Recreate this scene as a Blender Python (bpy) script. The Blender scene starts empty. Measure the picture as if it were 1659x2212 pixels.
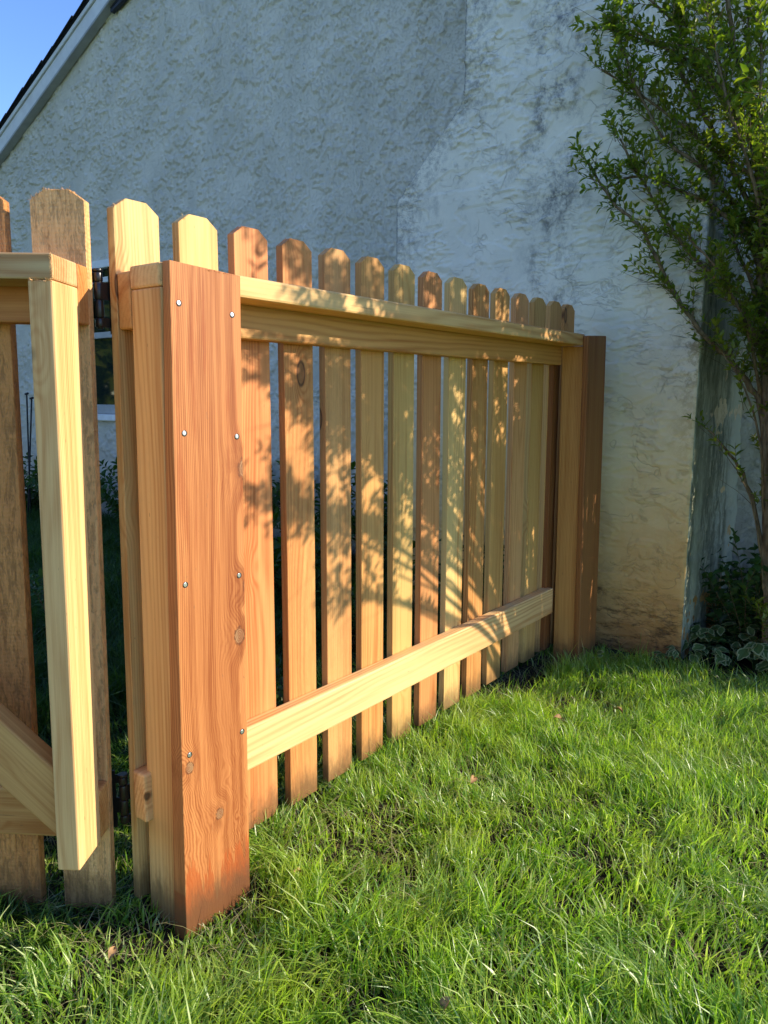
import bpy, bmesh, math, random
import numpy as np
from mathutils import Vector, Matrix, Euler

scene = bpy.context.scene
C = scene.collection
rad = math.radians

# ------------------------------------------------------------------ camera
cam_d = bpy.data.cameras.new('camera')
cam = bpy.data.objects.new('camera', cam_d)
C.objects.link(cam)
cam_d.sensor_fit = 'HORIZONTAL'
cam_d.sensor_width = 36.0
cam_d.lens = 1654.7 / 1659.0 * 36.0
cam_d.clip_start = 0.02
cam_d.clip_end = 800
yw, pt, rl = rad(36.8253), rad(-8.4968), rad(0.1817)
Fv = Vector((-math.sin(yw) * math.cos(pt), math.cos(yw) * math.cos(pt), math.sin(pt)))
Rv = Vector((math.cos(yw), math.sin(yw), 0))
Uv = Rv.cross(Fv)
R2 = Rv * math.cos(rl) + Uv * math.sin(rl)
U2 = -Rv * math.sin(rl) + Uv * math.cos(rl)
mw = Matrix((R2, U2, -Fv)).transposed().to_4x4()
mw.translation = Vector((1.0128, -0.7801, 0.9454))
cam.matrix_world = mw
scene.camera = cam

# ------------------------------------------------------------------ light
SUN_AZ, SUN_EL = 34.0, 25.0          # azimuth from +X towards +Y
sd = Vector((math.cos(rad(SUN_AZ)) * math.cos(rad(SUN_EL)), math.sin(rad(SUN_AZ)) * math.cos(rad(SUN_EL)), math.sin(rad(SUN_EL))))
world = bpy.data.worlds.new('World')
scene.world = world
world.use_nodes = True
wn = world.node_tree
bg = wn.nodes['Background']
sky = wn.nodes.new('ShaderNodeTexSky')
sky.sky_type = 'NISHITA'
sky.sun_disc = False
sky.sun_elevation = rad(SUN_EL)
sky.sun_rotation = rad(90 - SUN_AZ)
sky.air_density = 1.0
sky.dust_density = 0.0
sky.ozone_density = 4.0
hs = wn.nodes.new('ShaderNodeHueSaturation')
hs.inputs['Saturation'].default_value = 1.12
hs.inputs['Hue'].default_value = 0.514
wn.links.new(sky.outputs['Color'], hs.inputs['Color'])
wn.links.new(hs.outputs['Color'], bg.inputs['Color'])
bg.inputs['Strength'].default_value = 0.15
sun_d = bpy.data.lights.new('sun', 'SUN')
sun_d.energy = 3.5
sun_d.angle = rad(0.53)
sun_d.color = (1.0, 0.90, 0.72)
sun = bpy.data.objects.new('sun', sun_d)
C.objects.link(sun)
sun.rotation_euler = sd.to_track_quat('Z', 'Y').to_euler()
scene.view_settings.view_transform = 'Standard'
scene.view_settings.look = 'None'
scene.view_settings.exposure = 1.12
scene.view_settings.gamma = 1.0
scene.view_settings.use_curve_mapping = False

rng = np.random.default_rng(7)
random.seed(11)


# ------------------------------------------------------------------ node helpers
class NT:
    def __init__(s, name):
        s.m = bpy.data.materials.new(name)
        s.m.use_nodes = True
        s.t = s.m.node_tree
        s.t.nodes.clear()
        s.out = s.t.nodes.new('ShaderNodeOutputMaterial')

    def n(s, typ, **kw):
        nd = s.t.nodes.new(typ)
        for k, v in kw.items():
            if k == 'i':
                for a, b in v.items():
                    s.set(nd, a, b)
            else:
                setattr(nd, k, v)
        return nd

    def set(s, nd, a, b):
        sock = nd.inputs[a]
        if isinstance(b, bpy.types.NodeSocket):
            s.t.links.new(b, sock)
        elif isinstance(b, bpy.types.Node):
            s.t.links.new(b.outputs[0], sock)
        else:
            sock.default_value = b

    def math(s, op, a, b=0.0, c=0.0, clamp=False):
        nd = s.n('ShaderNodeMath', operation=op, use_clamp=clamp)
        s.set(nd, 0, a); s.set(nd, 1, b)
        if op in ('MULTIPLY_ADD', 'SMOOTH_MIN', 'COMPARE'):
            s.set(nd, 2, c)
        return nd.outputs[0]

    def vm(s, op, a, b=(0, 0, 0)):
        nd = s.n('ShaderNodeVectorMath', operation=op)
        s.set(nd, 0, a)
        if op == 'SCALE':
            s.set(nd, 'Scale', b)
        elif op not in ('LENGTH',):
            s.set(nd, 1, b)
        return nd.outputs[1] if op in ('LENGTH', 'DISTANCE') else nd.outputs[0]

    def noise(s, vec, scale, detail=3.0, rough=0.55, dist=0.0, color=False):
        nd = s.n('ShaderNodeTexNoise', i={'Vector': vec, 'Scale': scale, 'Detail': detail, 'Roughness': rough, 'Distortion': dist})
        return nd.outputs[1] if color else nd.outputs[0]

    def step(s, x, a, b, to0=0.0, to1=1.0):
        nd = s.n('ShaderNodeMapRange', interpolation_type='SMOOTHSTEP')
        s.set(nd, 0, x); s.set(nd, 1, a); s.set(nd, 2, b); s.set(nd, 3, to0); s.set(nd, 4, to1)
        return nd.outputs[0]

    def lin(s, x, a, b, to0=0.0, to1=1.0):
        nd = s.n('ShaderNodeMapRange')
        s.set(nd, 0, x); s.set(nd, 1, a); s.set(nd, 2, b); s.set(nd, 3, to0); s.set(nd, 4, to1)
        return nd.outputs[0]

    def mix(s, f, a, b, mode='MIX'):
        nd = s.n('ShaderNodeMix', data_type='RGBA', blend_type=mode)
        s.set(nd, 0, f); s.set(nd, 6, a); s.set(nd, 7, b)
        return nd.outputs[2]

    def sep(s, v):
        return s.n('ShaderNodeSeparateXYZ', i={0: v}).outputs

    def comb(s, x, y, z):
        return s.n('ShaderNodeCombineXYZ', i={0: x, 1: y, 2: z}).outputs[0]

    def principled(s, col, rough=0.6, spec=0.3, bump=None, bstr=0.3, bdist=0.01, **kw):
        p = s.n('ShaderNodeBsdfPrincipled')
        s.set(p, 'Base Color', col); s.set(p, 'Roughness', rough); s.set(p, 'Specular IOR Level', spec)
        if bump is not None:
            b = s.n('ShaderNodeBump', i={'Strength': bstr, 'Distance': bdist, 'Height': bump})
            s.set(p, 'Normal', b)
        for k, v in kw.items():
            s.set(p, k, v)
        s.t.links.new(p.outputs[0], s.out.inputs[0])
        return p


def rgb(*c):
    return (c[0], c[1], c[2], 1.0)


# ------------------------------------------------------------------ wood
def wood(name, contrast=1.0, streak=1.0, knots=1.0, rough_sawn=0.0, wet=False, ring=190.0, sat_dark=(0.72, 0.50, 0.34), figure=0.0):
    N = NT(name)
    tc = N.n('ShaderNodeTexCoord').outputs['Object']
    oi = N.n('ShaderNodeObjectInfo')
    rnd = oi.outputs['Random']
    base = oi.outputs['Color']
    off = N.comb(N.math('MULTIPLY', rnd, 13.7), N.math('MULTIPLY', rnd, 37.1), N.math('MULTIPLY', rnd, 91.3))
    co = N.vm('ADD', tc, off)
    # slow wander of the grain along the board
    cs = N.vm('MULTIPLY', co, (5.0, 5.0, 1.1))
    w1 = N.noise(cs, 1.0, 2.0, 0.5, color=True)
    w1 = N.vm('SUBTRACT', w1, (0.5, 0.5, 0.5))
    # knots
    kc = N.vm('MULTIPLY', co, (9.0, 9.0, 4.2))
    vo = N.n('ShaderNodeTexVoronoi', feature='F1', i={'Vector': kc, 'Scale': 1.0, 'Randomness': 1.0})
    kd = vo.outputs['Distance']
    ksel = N.math('GREATER_THAN', N.sep(vo.outputs['Color'])[0], 1.0 - 0.36 * knots)
    kbump = N.math('MULTIPLY', N.step(kd, 0.34, 0.05), ksel)
    kcore = N.math('MULTIPLY', N.step(kd, 0.105, 0.07), ksel)
    kedge = N.math('MULTIPLY', N.math('MULTIPLY', N.step(kd, 0.135, 0.105), N.step(kd, 0.075, 0.10)), ksel)
    s = N.sep(tc)
    # distance from the pith axis -> growth rings
    px = N.math('ADD', s[0], N.math('MULTIPLY_ADD', rnd, 0.09, -0.045))
    fr = N.math('FRACT', N.math('MULTIPLY', rnd, 7.31))
    py = N.math('ADD', s[1], N.math('MULTIPLY_ADD', fr, 0.05, 0.03))
    ws = N.sep(w1)
    amp = 0.055 + 0.05 * figure
    px = N.math('MULTIPLY_ADD', ws[0], amp, px)
    py = N.math('MULTIPLY_ADD', ws[1], amp, py)
    r = N.math('SQRT', N.math('ADD', N.math('MULTIPLY', px, px), N.math('MULTIPLY', py, py)))
    r = N.math('MULTIPLY_ADD', kbump, -0.016, r)
    kn2 = None
    if figure:
        for (kx, kz, kr) in [(0.125, 0.57, 0.0115), (0.148, 0.87, 0.015), (0.148, 0.66, 0.011), (0.067, 0.252, 0.0085), (0.004, 0.365, 0.008)]:
            dx_ = N.math('MULTIPLY', N.math('SUBTRACT', s[0], kx), 1.0 / kr)
            dz_ = N.math('MULTIPLY', N.math('SUBTRACT', s[2], kz), 0.78 / kr)
            kdd = N.math('SQRT', N.math('ADD', N.math('MULTIPLY', dx_, dx_), N.math('MULTIPLY', dz_, dz_)))
            kdd = N.math('MULTIPLY_ADD', N.math('SUBTRACT', N.noise(co, 90, 2), 0.5), 0.5, kdd)
            kn2 = kdd if kn2 is None else N.math('MINIMUM', kn2, kdd)
        r = N.math('MULTIPLY_ADD', N.step(kn2, 5.0, 0.6), -0.020, r)
        lowz = N.step(s[2], 0.62, 0.15)
        f2 = N.noise(N.vm('MULTIPLY', co, (16, 16, 12)), 1.0, 2.0, 0.6)
        lowz = N.math('MULTIPLY', lowz, N.step(s[0], 0.015, 0.09, 0.45, 1.15))
        r = N.math('MULTIPLY_ADD', N.math('MULTIPLY', N.math('SUBTRACT', f2, 0.5), lowz), 0.055 * figure, r)
        f3 = N.noise(N.vm('MULTIPLY', co, (150, 150, 90)), 1.0, 1.0, 0.5)
        r = N.math('MULTIPLY_ADD', N.math('MULTIPLY', N.math('SUBTRACT', f3, 0.5), lowz), 0.0035, r)
    ph = N.math('MULTIPLY', r, ring * 6.283)
    rg = N.math('SINE', ph)
    rg = N.math('MULTIPLY_ADD', rg, 0.5, 0.5)
    rg = N.math('POWER', rg, 1.7)
    # ring strength varies
    rv = N.noise(N.vm('MULTIPLY', co, (9, 9, 1.6)), 1.0, 2.0)
    rg = N.math('MULTIPLY', rg, N.step(rv, 0.3, 0.72, 0.25, 1.0))
    # broad heart / sap bands from radius
    band = N.noise(N.comb(N.math('MULTIPLY', r, 26.0), N.math('MULTIPLY', s[2], 0.35), N.math('MULTIPLY', rnd, 50.0)), 1.0, 3.0, 0.6)
    # fine fibres
    fib = N.noise(N.vm('MULTIPLY', co, (420, 420, 9)), 1.0, 3.0, 0.65)
    fib2 = N.noise(N.vm('MULTIPLY', co, (110, 110, 2.2)), 1.0, 3.0, 0.6)
    dark = N.mix(1.0, base, rgb(*sat_dark), 'MULTIPLY')
    light = N.mix(1.0, base, rgb(1.12, 1.12, 1.05), 'MULTIPLY')
    f = N.math('MULTIPLY', rg, 0.42 * contrast)
    f = N.math('MULTIPLY_ADD', N.step(band, 0.40, 0.66), 0.42 * contrast, f)
    f = N.math('MULTIPLY_ADD', N.math('SUBTRACT', fib2, 0.5), 1.0 * streak, f)
    f = N.math('MULTIPLY_ADD', N.math('SUBTRACT', fib, 0.5), 0.7 * streak, f)
    f = N.math('MULTIPLY_ADD', kbump, 0.28, f)
    f = N.math('MAXIMUM', N.math('MINIMUM', f, 1.0), 0.0)
    col = N.mix(f, light, dark)
    col = N.mix(N.math('MULTIPLY', kcore, 0.62), col, rgb(0.17, 0.075, 0.03))
    col = N.mix(N.math('MULTIPLY', kedge, 0.85), col, rgb(0.06, 0.025, 0.012))
    if kn2 is not None:
        kin = N.step(kn2, 1.05, 0.9)
        kring = N.math('MULTIPLY', N.step(kn2, 1.35, 1.05), N.step(kn2, 0.86, 1.0))
        krr = N.math('MULTIPLY_ADD', N.math('SINE', N.math('MULTIPLY', kn2, 22.0)), 0.5, 0.5)
        col = N.mix(kin, col, N.mix(krr, rgb(0.40, 0.22, 0.10), rgb(0.20, 0.10, 0.045)))
        col = N.mix(N.math('MULTIPLY', N.math('MULTIPLY', kring, N.step(N.noise(co, 140, 2), 0.35, 0.6)), 0.85), col, rgb(0.05, 0.022, 0.01))
        col = N.mix(N.math('MULTIPLY', N.step(kn2, 4.2, 1.0), N.step(N.noise(N.vm('MULTIPLY', co, (60, 60, 22)), 1.0, 4, 0.7), 0.42, 0.62, 0.1, 0.6)), col, N.mix(1.0, base, rgb(0.42, 0.26, 0.18), 'MULTIPLY'))
    # handling marks, a little greying
    grim = N.noise(N.vm('MULTIPLY', co, (7, 7, 5)), 1.0, 5.0, 0.7)
    col = N.mix(N.step(grim, 0.55, 0.8, 0.0, 0.28), col, N.mix(1.0, base, rgb(0.62, 0.58, 0.55), 'MULTIPLY'))
    if wet:
        sp = N.noise(N.comb(N.math('MULTIPLY', s[0], 34.0), N.math('MULTIPLY', s[2], 1.2), 3.3), 1.0, 4.0, 0.7)
        sp2 = N.noise(N.comb(N.math('MULTIPLY', s[0], 300.0), 1.0, 3.3), 1.0, 2.0, 0.7)
        lim = N.math('MULTIPLY_ADD', sp, 0.42, N.math('MULTIPLY_ADD', sp2, 0.05, -0.075))
        wetf = N.math('MULTIPLY', N.step(N.math('SUBTRACT', lim, s[2]), -0.002, 0.004), 0.7)
        col = N.mix(wetf, col, N.mix(1.0, base, rgb(0.80, 0.42, 0.25), 'MULTIPLY'))
        # brown bleeding streaks at the top of the board
        st = N.noise(N.comb(N.math('MULTIPLY', s[0], 60.0), N.math('MULTIPLY', s[2], 3.0), 9.1), 1.0, 4.0, 0.7)
        stf = N.math('MULTIPLY', N.step(st, 0.53, 0.66), N.step(s[2], 0.6, 0.95, 0.12, 0.55))
        col = N.mix(stf, col, N.mix(1.0, base, rgb(0.62, 0.34, 0.22), 'MULTIPLY'))
    # mud and damp just above the soil, scuffs, tiny checks
    wp = N.sep(N.n('ShaderNodeNewGeometry').outputs['Position'])[2]
    mud = N.step(N.math('MULTIPLY_ADD', N.noise(N.vm('MULTIPLY', co, (45, 45, 16)), 1.0, 5, 0.7), -0.13, wp), 0.055, -0.03)
    col = N.mix(N.math('MULTIPLY', mud, 0.75), col, rgb(0.085, 0.05, 0.022))
    chk = N.noise(N.vm('MULTIPLY', co, (240, 240, 5)), 1.0, 2, 0.5)
    chm = N.math('MULTIPLY', N.step(chk, 0.70, 0.76), N.step(N.noise(co, 11, 2), 0.55, 0.65))
    col = N.mix(N.math('MULTIPLY', chm, 0.6), col, rgb(0.12, 0.06, 0.025))
    spk = N.noise(N.vm('MULTIPLY', co, (200, 200, 55)), 1.0, 1, 0.5)
    col = N.mix(N.math('MULTIPLY', N.step(spk, 0.76, 0.81), 0.45), col, rgb(0.20, 0.09, 0.04))
    h = N.math('ADD', N.math('MULTIPLY', fib, 0.5), N.math('MULTIPLY', rg, -0.25))
    h = N.math('MULTIPLY_ADD', kcore, -0.6, h)
    bs, bd = 0.35, 0.0012
    if rough_sawn:
        rs = N.noise(N.vm('MULTIPLY', co, (170, 170, 46)), 1.0, 4.0, 0.7, 0.8)
        rs2 = N.noise(N.vm('MULTIPLY', co, (60, 60, 7)), 1.0, 3.0, 0.6)
        saw = N.math('SINE', N.math('MULTIPLY_ADD', s[2], 900.0, N.math('MULTIPLY', rs2, 9.0)))
        h = N.math('ADD', rs, N.math('MULTIPLY', rs2, 0.8))
        h = N.math('MULTIPLY_ADD', saw, 0.04, h)
        bs, bd = 1.0, 0.0042 * rough_sawn
        pit = N.step(N.math('ADD', N.math('MULTIPLY', rs, 0.6), N.math('MULTIPLY', rs2, 0.4)), 0.40, 0.56, 1.0 - 0.42 * min(rough_sawn, 1.0) ** 0.5, 1.0)
        col = N.mix(1.0, col, N.comb(pit, pit, pit), 'MULTIPLY')
    N.principled(col, N.math('MULTIPLY_ADD', fib2, 0.15, 0.5), 0.28, h, bs, bd)
    return N.m


M = {}
M['wood'] = wood('cedar_planed', contrast=1.3, streak=1.15, knots=1.0)
M['wood_clear'] = wood('cedar_clear', contrast=1.45, streak=0.95, knots=0.1, ring=120.0)
M['wood_red'] = wood('cedar_red_heartwood', contrast=1.6, streak=1.25, knots=0.0, wet=True, ring=260.0, sat_dark=(0.52, 0.33, 0.20), figure=1.0)
M['wood_rough'] = wood('cedar_rough_sawn', contrast=0.9, streak=1.0, knots=0.5, rough_sawn=1.0)
M['wood_semi'] = wood('cedar_fuzzy', contrast=1.0, streak=1.0, knots=1.3, rough_sawn=0.06)


def simple(name, col, rough=0.6, spec=0.3, metallic=0.0, nscale=0, namp=0.2, bump=0.0):
    N = NT(name)
    c = rgb(*col)
    b = None
    if nscale:
        tc = N.n('ShaderNodeTexCoord').outputs['Object']
        nz = N.noise(tc, nscale, 4.0, 0.6)
        c = N.mix(N.step(nz, 0.3, 0.7), rgb(*[x * (1 - namp) for x in col]), rgb(*[min(1, x * (1 + namp)) for x in col]))
        b = nz if bump else None
    N.principled(c, rough, spec, b, bump, 0.004, Metallic=metallic)
    return N.m


M['black_metal'] = simple('black_powder_coat', (0.012, 0.011, 0.010), 0.32, 0.5)
M['galv'] = simple('galvanised_steel', (0.62, 0.63, 0.64), 0.35, 0.5, 0.9, 300, 0.3)
M['fascia'] = simple('fascia_metal_grey', (0.66, 0.67, 0.67), 0.5, 0.3, 0.0, 9, 0.07)
M['fascia_dark'] = simple('drip_edge_grey', (0.36, 0.37, 0.37), 0.5, 0.3, 0.0, 9, 0.1)
M['trim_white'] = simple('trim_white', (0.75, 0.77, 0.78), 0.5, 0.3, 0.0, 20, 0.06)
M['shingle'] = simple('asphalt_shingle', (0.035, 0.037, 0.045), 0.9, 0.1, 0.0, 120, 0.5, 0.6)
M['vent'] = simple('vent_dark_paint', (0.03, 0.035, 0.05), 0.5, 0.3, 0.0, 20, 0.2)
M['rod'] = simple('rusty_steel', (0.03, 0.03, 0.032), 0.6, 0.3, 0.4, 80, 0.4)
M['interior'] = simple('room_dark', (0.03, 0.032, 0.035), 0.9, 0.1)
M['dry_leaf'] = simple('dry_leaf', (0.30, 0.17, 0.07), 0.7, 0.2, 0.0, 60, 0.4)
M['bin'] = simple('navy_plastic', (0.02, 0.025, 0.045), 0.5, 0.3)

N = NT('window_glass')
p = N.principled(rgb(0.012, 0.02, 0.018), 0.03, 0.5)
M['glass'] = N.m


# ------------------------------------------------------------------ mesh helpers
def mesh_obj(name, verts, faces, mat=None, parent=None, smooth=False):
    me = bpy.data.meshes.new(name)
    me.from_pydata([tuple(v) for v in verts], [], faces)
    me.update()
    if smooth:
        me.polygons.foreach_set('use_smooth', [True] * len(me.polygons))
    if mat is not None:
        me.materials.append(mat)
    o = bpy.data.objects.new(name, me)
    C.objects.link(o)
    if parent is not None:
        o.parent = parent
    return o


def np_mesh(name, V, F, mat, parent=None, smooth=False):
    """V (n,3) float, F (m,k) int with constant k."""
    me = bpy.data.meshes.new(name)
    V = np.asarray(V, np.float32); F = np.asarray(F, np.int32)
    k = F.shape[1]
    me.vertices.add(len(V)); me.vertices.foreach_set('co', V.ravel())
    me.loops.add(F.size); me.loops.foreach_set('vertex_index', F.ravel())
    me.polygons.add(len(F))
    me.polygons.foreach_set('loop_start', np.arange(0, F.size, k, dtype=np.int32))
    me.polygons.foreach_set('loop_total', np.full(len(F), k, np.int32))
    if smooth:
        me.polygons.foreach_set('use_smooth', np.ones(len(F), bool))
    me.update(calc_edges=True)
    for m in (mat if isinstance(mat, (list, tuple)) else [mat]):
        me.materials.append(m)
    o = bpy.data.objects.new(name, me)
    C.objects.link(o)
    if parent is not None:
        o.parent = parent
    return o


def empty(name, loc, label, cat, rot=(0, 0, 0), group=None):
    o = bpy.data.objects.new(name, None)
    o.empty_display_size = 0.1
    C.objects.link(o)
    o.location = loc
    o.rotation_euler = rot
    o['label'] = label
    o['category'] = cat
    if group:
        o['group'] = group
    return o


def frame(origin, ex, ez):
    """matrix with local X along ex, Z along ez."""
    ex = Vector(ex).normalized(); ez = Vector(ez).normalized(); ey = ez.cross(ex)
    m = Matrix((ex, ey, ez)).transposed().to_4x4()
    m.translation = Vector(origin)
    return m


def board(name, parent, origin, ex, ez, w, t, L, mat, tint, bev=0.003, dogear=0.0, warp=None, seg=2, ears_bottom=False):
    """board: local x 0..w, y 0..t, z 0..L; origin is in the parent's frame."""
    bm = bmesh.new()
    d = dogear
    if d:
        prof = [(0, 0), (w, 0), (w, L - d * 0.72), (w - d, L), (d, L), (0, L - d * 0.72)]
    else:
        prof = [(0, 0), (w, 0), (w, L), (0, L)]
    a = [bm.verts.new((x, 0, z)) for x, z in prof]
    b = [bm.verts.new((x, t, z)) for x, z in prof]
    bm.faces.new(a)
    bm.faces.new(b[::-1])
    n = len(prof)
    for i in range(n):
        j = (i + 1) % n
        bm.faces.new((a[j], a[i], b[i], b[j]))
    if bev:
        bmesh.ops.bevel(bm, geom=bm.edges[:], offset=bev, segments=seg, affect='EDGES', profile=0.5)
    bmesh.ops.recalc_face_normals(bm, faces=bm.faces[:])
    # lengthwise cuts so that a board can bow a little
    for k in range(1, 6):
        bmesh.ops.bisect_plane(bm, geom=bm.verts[:] + bm.edges[:] + bm.faces[:], plane_co=(0, 0, L * k / 6), plane_no=(0, 0, 1))
    r = random.Random(int(abs(origin[0] * 7919 + origin[1] * 104729 + origin[2] * 1299709) * 100) & 0xffff)
    bow = (r.uniform(-1, 1) * 0.0015, r.uniform(-1, 1) * 0.0015)
    for v in bm.verts:
        s = math.sin(math.pi * v.co.z / L)
        v.co.x += bow[0] * s
        v.co.y += bow[1] * s
        if warp:
            v.co = Vector(warp(v.co))
    me = bpy.data.meshes.new(name)
    bm.to_mesh(me); bm.free()
    me.materials.append(mat)
    o = bpy.data.objects.new(name, me)
    C.objects.link(o)
    o.parent = parent
    o.matrix_local = frame(origin, ex, ez)
    o.color = (*tint, 1)
    return o


def splinters(o, pts, n, length, seed, tint):
    """frayed saw-cut fibres joined into the board's own mesh."""
    r = random.Random(seed)
    bm = bmesh.new(); bm.from_mesh(o.data)
    for _ in range(n):
        (a, b) = r.choice(pts)
        p = Vector(a).lerp(Vector(b), r.random())
        d = Vector((r.uniform(-1, 1), r.uniform(-1, 1) * 0.8, r.uniform(-0.6, 1.0))).normalized() * length * r.uniform(0.3, 1.0)
        s = Vector((r.uniform(-1, 1), r.uniform(-1, 1), 0)).normalized() * 0.0006
        m = p + d * 0.6 + Vector((0, 0, r.uniform(-1, 1) * length * 0.2))
        v = [bm.verts.new(p - s), bm.verts.new(p + s), bm.verts.new(m + s * 0.6), bm.verts.new(p + d)]
        try:
            bm.faces.new(v)
        except ValueError:
            pass
    bm.to_mesh(o.data); bm.free()


def cyl(name, parent, p0, p1, r, mat, n=16, cap_r=None):
    p0 = Vector(p0); p1 = Vector(p1)
    d = (p1 - p0); L = d.length; q = d.to_track_quat('Z', 'Y')
    bm = bmesh.new()
    bmesh.ops.create_cone(bm, cap_ends=True, segments=n, radius1=r, radius2=r, depth=L, matrix=Matrix.Translation((0, 0, L / 2)))
    cap_edges = [e for e in bm.edges if abs(e.verts[0].co.z - e.verts[1].co.z) < 1e-6]
    bmesh.ops.bevel(bm, geom=cap_edges, offset=min(r * 0.2, L * 0.2), segments=2, affect='EDGES', profile=0.5)
    for f in bm.faces:
        f.smooth = len(f.verts) == 4
    me = bpy.data.meshes.new(name); bm.to_mesh(me); bm.free(); me.materials.append(mat)
    o = bpy.data.objects.new(name, me); C.objects.link(o); o.parent = parent
    m = q.to_matrix().to_4x4(); m.translation = p0
    o.matrix_local = m
    return o


def box(name, parent, lo, hi, mat, bev=0.0):
    bm = bmesh.new()
    bmesh.ops.create_cube(bm, size=1)
    lo = Vector(lo); hi = Vector(hi)
    for v in bm.verts:
        v.co = Vector(((v.co.x + .5) * (hi.x - lo.x) + lo.x, (v.co.y + .5) * (hi.y - lo.y) + lo.y, (v.co.z + .5) * (hi.z - lo.z) + lo.z))
    if bev:
        bmesh.ops.bevel(bm, geom=bm.edges[:], offset=bev, segments=2, affect='EDGES')
    me = bpy.data.meshes.new(name); bm.to_mesh(me); bm.free(); me.materials.append(mat)
    o = bpy.data.objects.new(name, me); C.objects.link(o)
    o.parent = parent
    return o


# value noise in numpy
_tab = np.random.default_rng(3).random((256, 256))


def vn(x, y, seed=0):
    x = x + seed * 17.31; y = y + seed * 9.77
    xi = np.floor(x).astype(int); yi = np.floor(y).astype(int)
    fx = x - xi; fy = y - yi
    fx = fx * fx * (3 - 2 * fx); fy = fy * fy * (3 - 2 * fy)
    a = _tab[xi & 255, yi & 255]; b = _tab[(xi + 1) & 255, yi & 255]
    c = _tab[xi & 255, (yi + 1) & 255]; d = _tab[(xi + 1) & 255, (yi + 1) & 255]
    return (a * (1 - fx) + b * fx) * (1 - fy) + (c * (1 - fx) + d * fx) * fy


def fbm(x, y, o=4, seed=0, g=0.5):
    s = 0; a = 1; t = 0
    for k in range(o):
        s = s + a * vn(x * 2 ** k, y * 2 ** k, seed + k * 3); t += a; a *= g
    return s / t


def sst(x, a, b):
    t = np.clip((x - a) / (b - a), 0, 1)
    return t * t * (3 - 2 * t)


# ------------------------------------------------------------------ ground
def ground_h(x, y):
    """height of the soil surface (numpy)."""
    h = 0.018 * (fbm(x * 1.3 + 5, y * 1.3 + 9, 3, 2) - 0.5) * 2 * 0.6
    far = sst(y, 1.2, 1.9)
    return h + 0.012 * far - 0.004


N = NT('soil')
tc = N.n('ShaderNodeTexCoord').outputs['Object']
a = N.noise(tc, 14, 6, 0.65)
b = N.noise(tc, 0.35, 3, 0.5)
far = N.vm('LENGTH', N.vm('SUBTRACT', tc, (0.5, 0.5, 0.0)))
near_c = N.mix(N.step(a, 0.35, 0.65), rgb(0.012, 0.010, 0.007), rgb(0.045, 0.034, 0.022))
far_c = N.mix(N.step(b, 0.3, 0.7), rgb(0.13, 0.19, 0.05), rgb(0.19, 0.26, 0.07))
col = N.mix(N.step(far, 2.4, 3.4), near_c, far_c)
N.principled(col, 0.95, 0.1, a, 0.8, 0.02)
M['soil'] = N.m

gx = np.concatenate([np.linspace(-200, -9, 14), np.linspace(-8, 6, 200), np.linspace(7, 200, 14)])
gy = np.concatenate([np.linspace(-200, -9, 14), np.linspace(-8, 6, 200), np.linspace(7, 300, 14)])
GX, GY = np.meshgrid(gx, gy)
GZ = ground_h(GX, GY) * (np.hypot(GX, GY) < 9)
V = np.stack([GX, GY, GZ], -1).reshape(-1, 3)
n0, n1 = GX.shape
I = np.arange(n0 * n1).reshape(n0, n1)
Fq = np.stack([I[:-1, :-1], I[:-1, 1:], I[1:, 1:], I[1:, :-1]], -1).reshape(-1, 4)
o = np_mesh('ground', V, Fq, M['soil'], smooth=True)
o['kind'] = 'structure'

# ------------------------------------------------------------------ house
house = empty('house', (0, 0, 0), 'pale rough stucco house gable with a broad stucco chimney and dark shingled roof edge', 'house')
YC, YW = 1.987, 2.695

N = NT('stucco_lace')
tc = N.n('ShaderNodeTexCoord').outputs['Object']
s = N.sep(tc)
a = N.noise(tc, 3.0, 5, 0.6)
f = N.noise(tc, 260, 4, 0.7)
g = N.noise(N.vm('MULTIPLY', tc, (6, 6, 1.2)), 1.0, 4, 0.6)
g2 = N.noise(tc, 45, 4, 0.7)
col = N.mix(N.step(a, 0.35, 0.7), rgb(0.60, 0.575, 0.49), rgb(0.72, 0.685, 0.59))
col = N.mix(N.step(g, 0.5, 0.75, 0, 0.35), col, rgb(0.47, 0.455, 0.40))
col = N.mix(N.step(g2, 0.55, 0.75, 0, 0.25), col, rgb(0.50, 0.48, 0.42))
low = N.math('MULTIPLY', N.step(s[2], 0.9, 0.0), N.step(a, 0.3, 0.6, 0.5, 1.0))
col = N.mix(N.math('MULTIPLY', low, 0.55), col, rgb(0.26, 0.20, 0.13))
cr = N.noise(tc, 95, 4, 0.75)
N.principled(col, 0.9, 0.12, N.math('MULTIPLY_ADD', f, 0.35, N.math('MULTIPLY', N.step(cr, 0.5, 0.66), 0.6)), 0.8, 0.005)
M['stucco'] = N.m

N = NT('stucco_troweled')
tc = N.n('ShaderNodeTexCoord').outputs['Object']
s = N.sep(tc)
X, Z = s[0], s[2]
a = N.noise(tc, 4.0, 5, 0.6)
f = N.noise(tc, 200, 4, 0.7)
st = N.noise(N.vm('MULTIPLY', tc, (8, 8, 5.0)), 1.0, 6, 0.75)
fine = N.noise(tc, 38, 6, 0.8)
col = N.mix(N.step(a, 0.3, 0.7), rgb(0.70, 0.665, 0.565), rgb(0.79, 0.75, 0.635))
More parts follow.
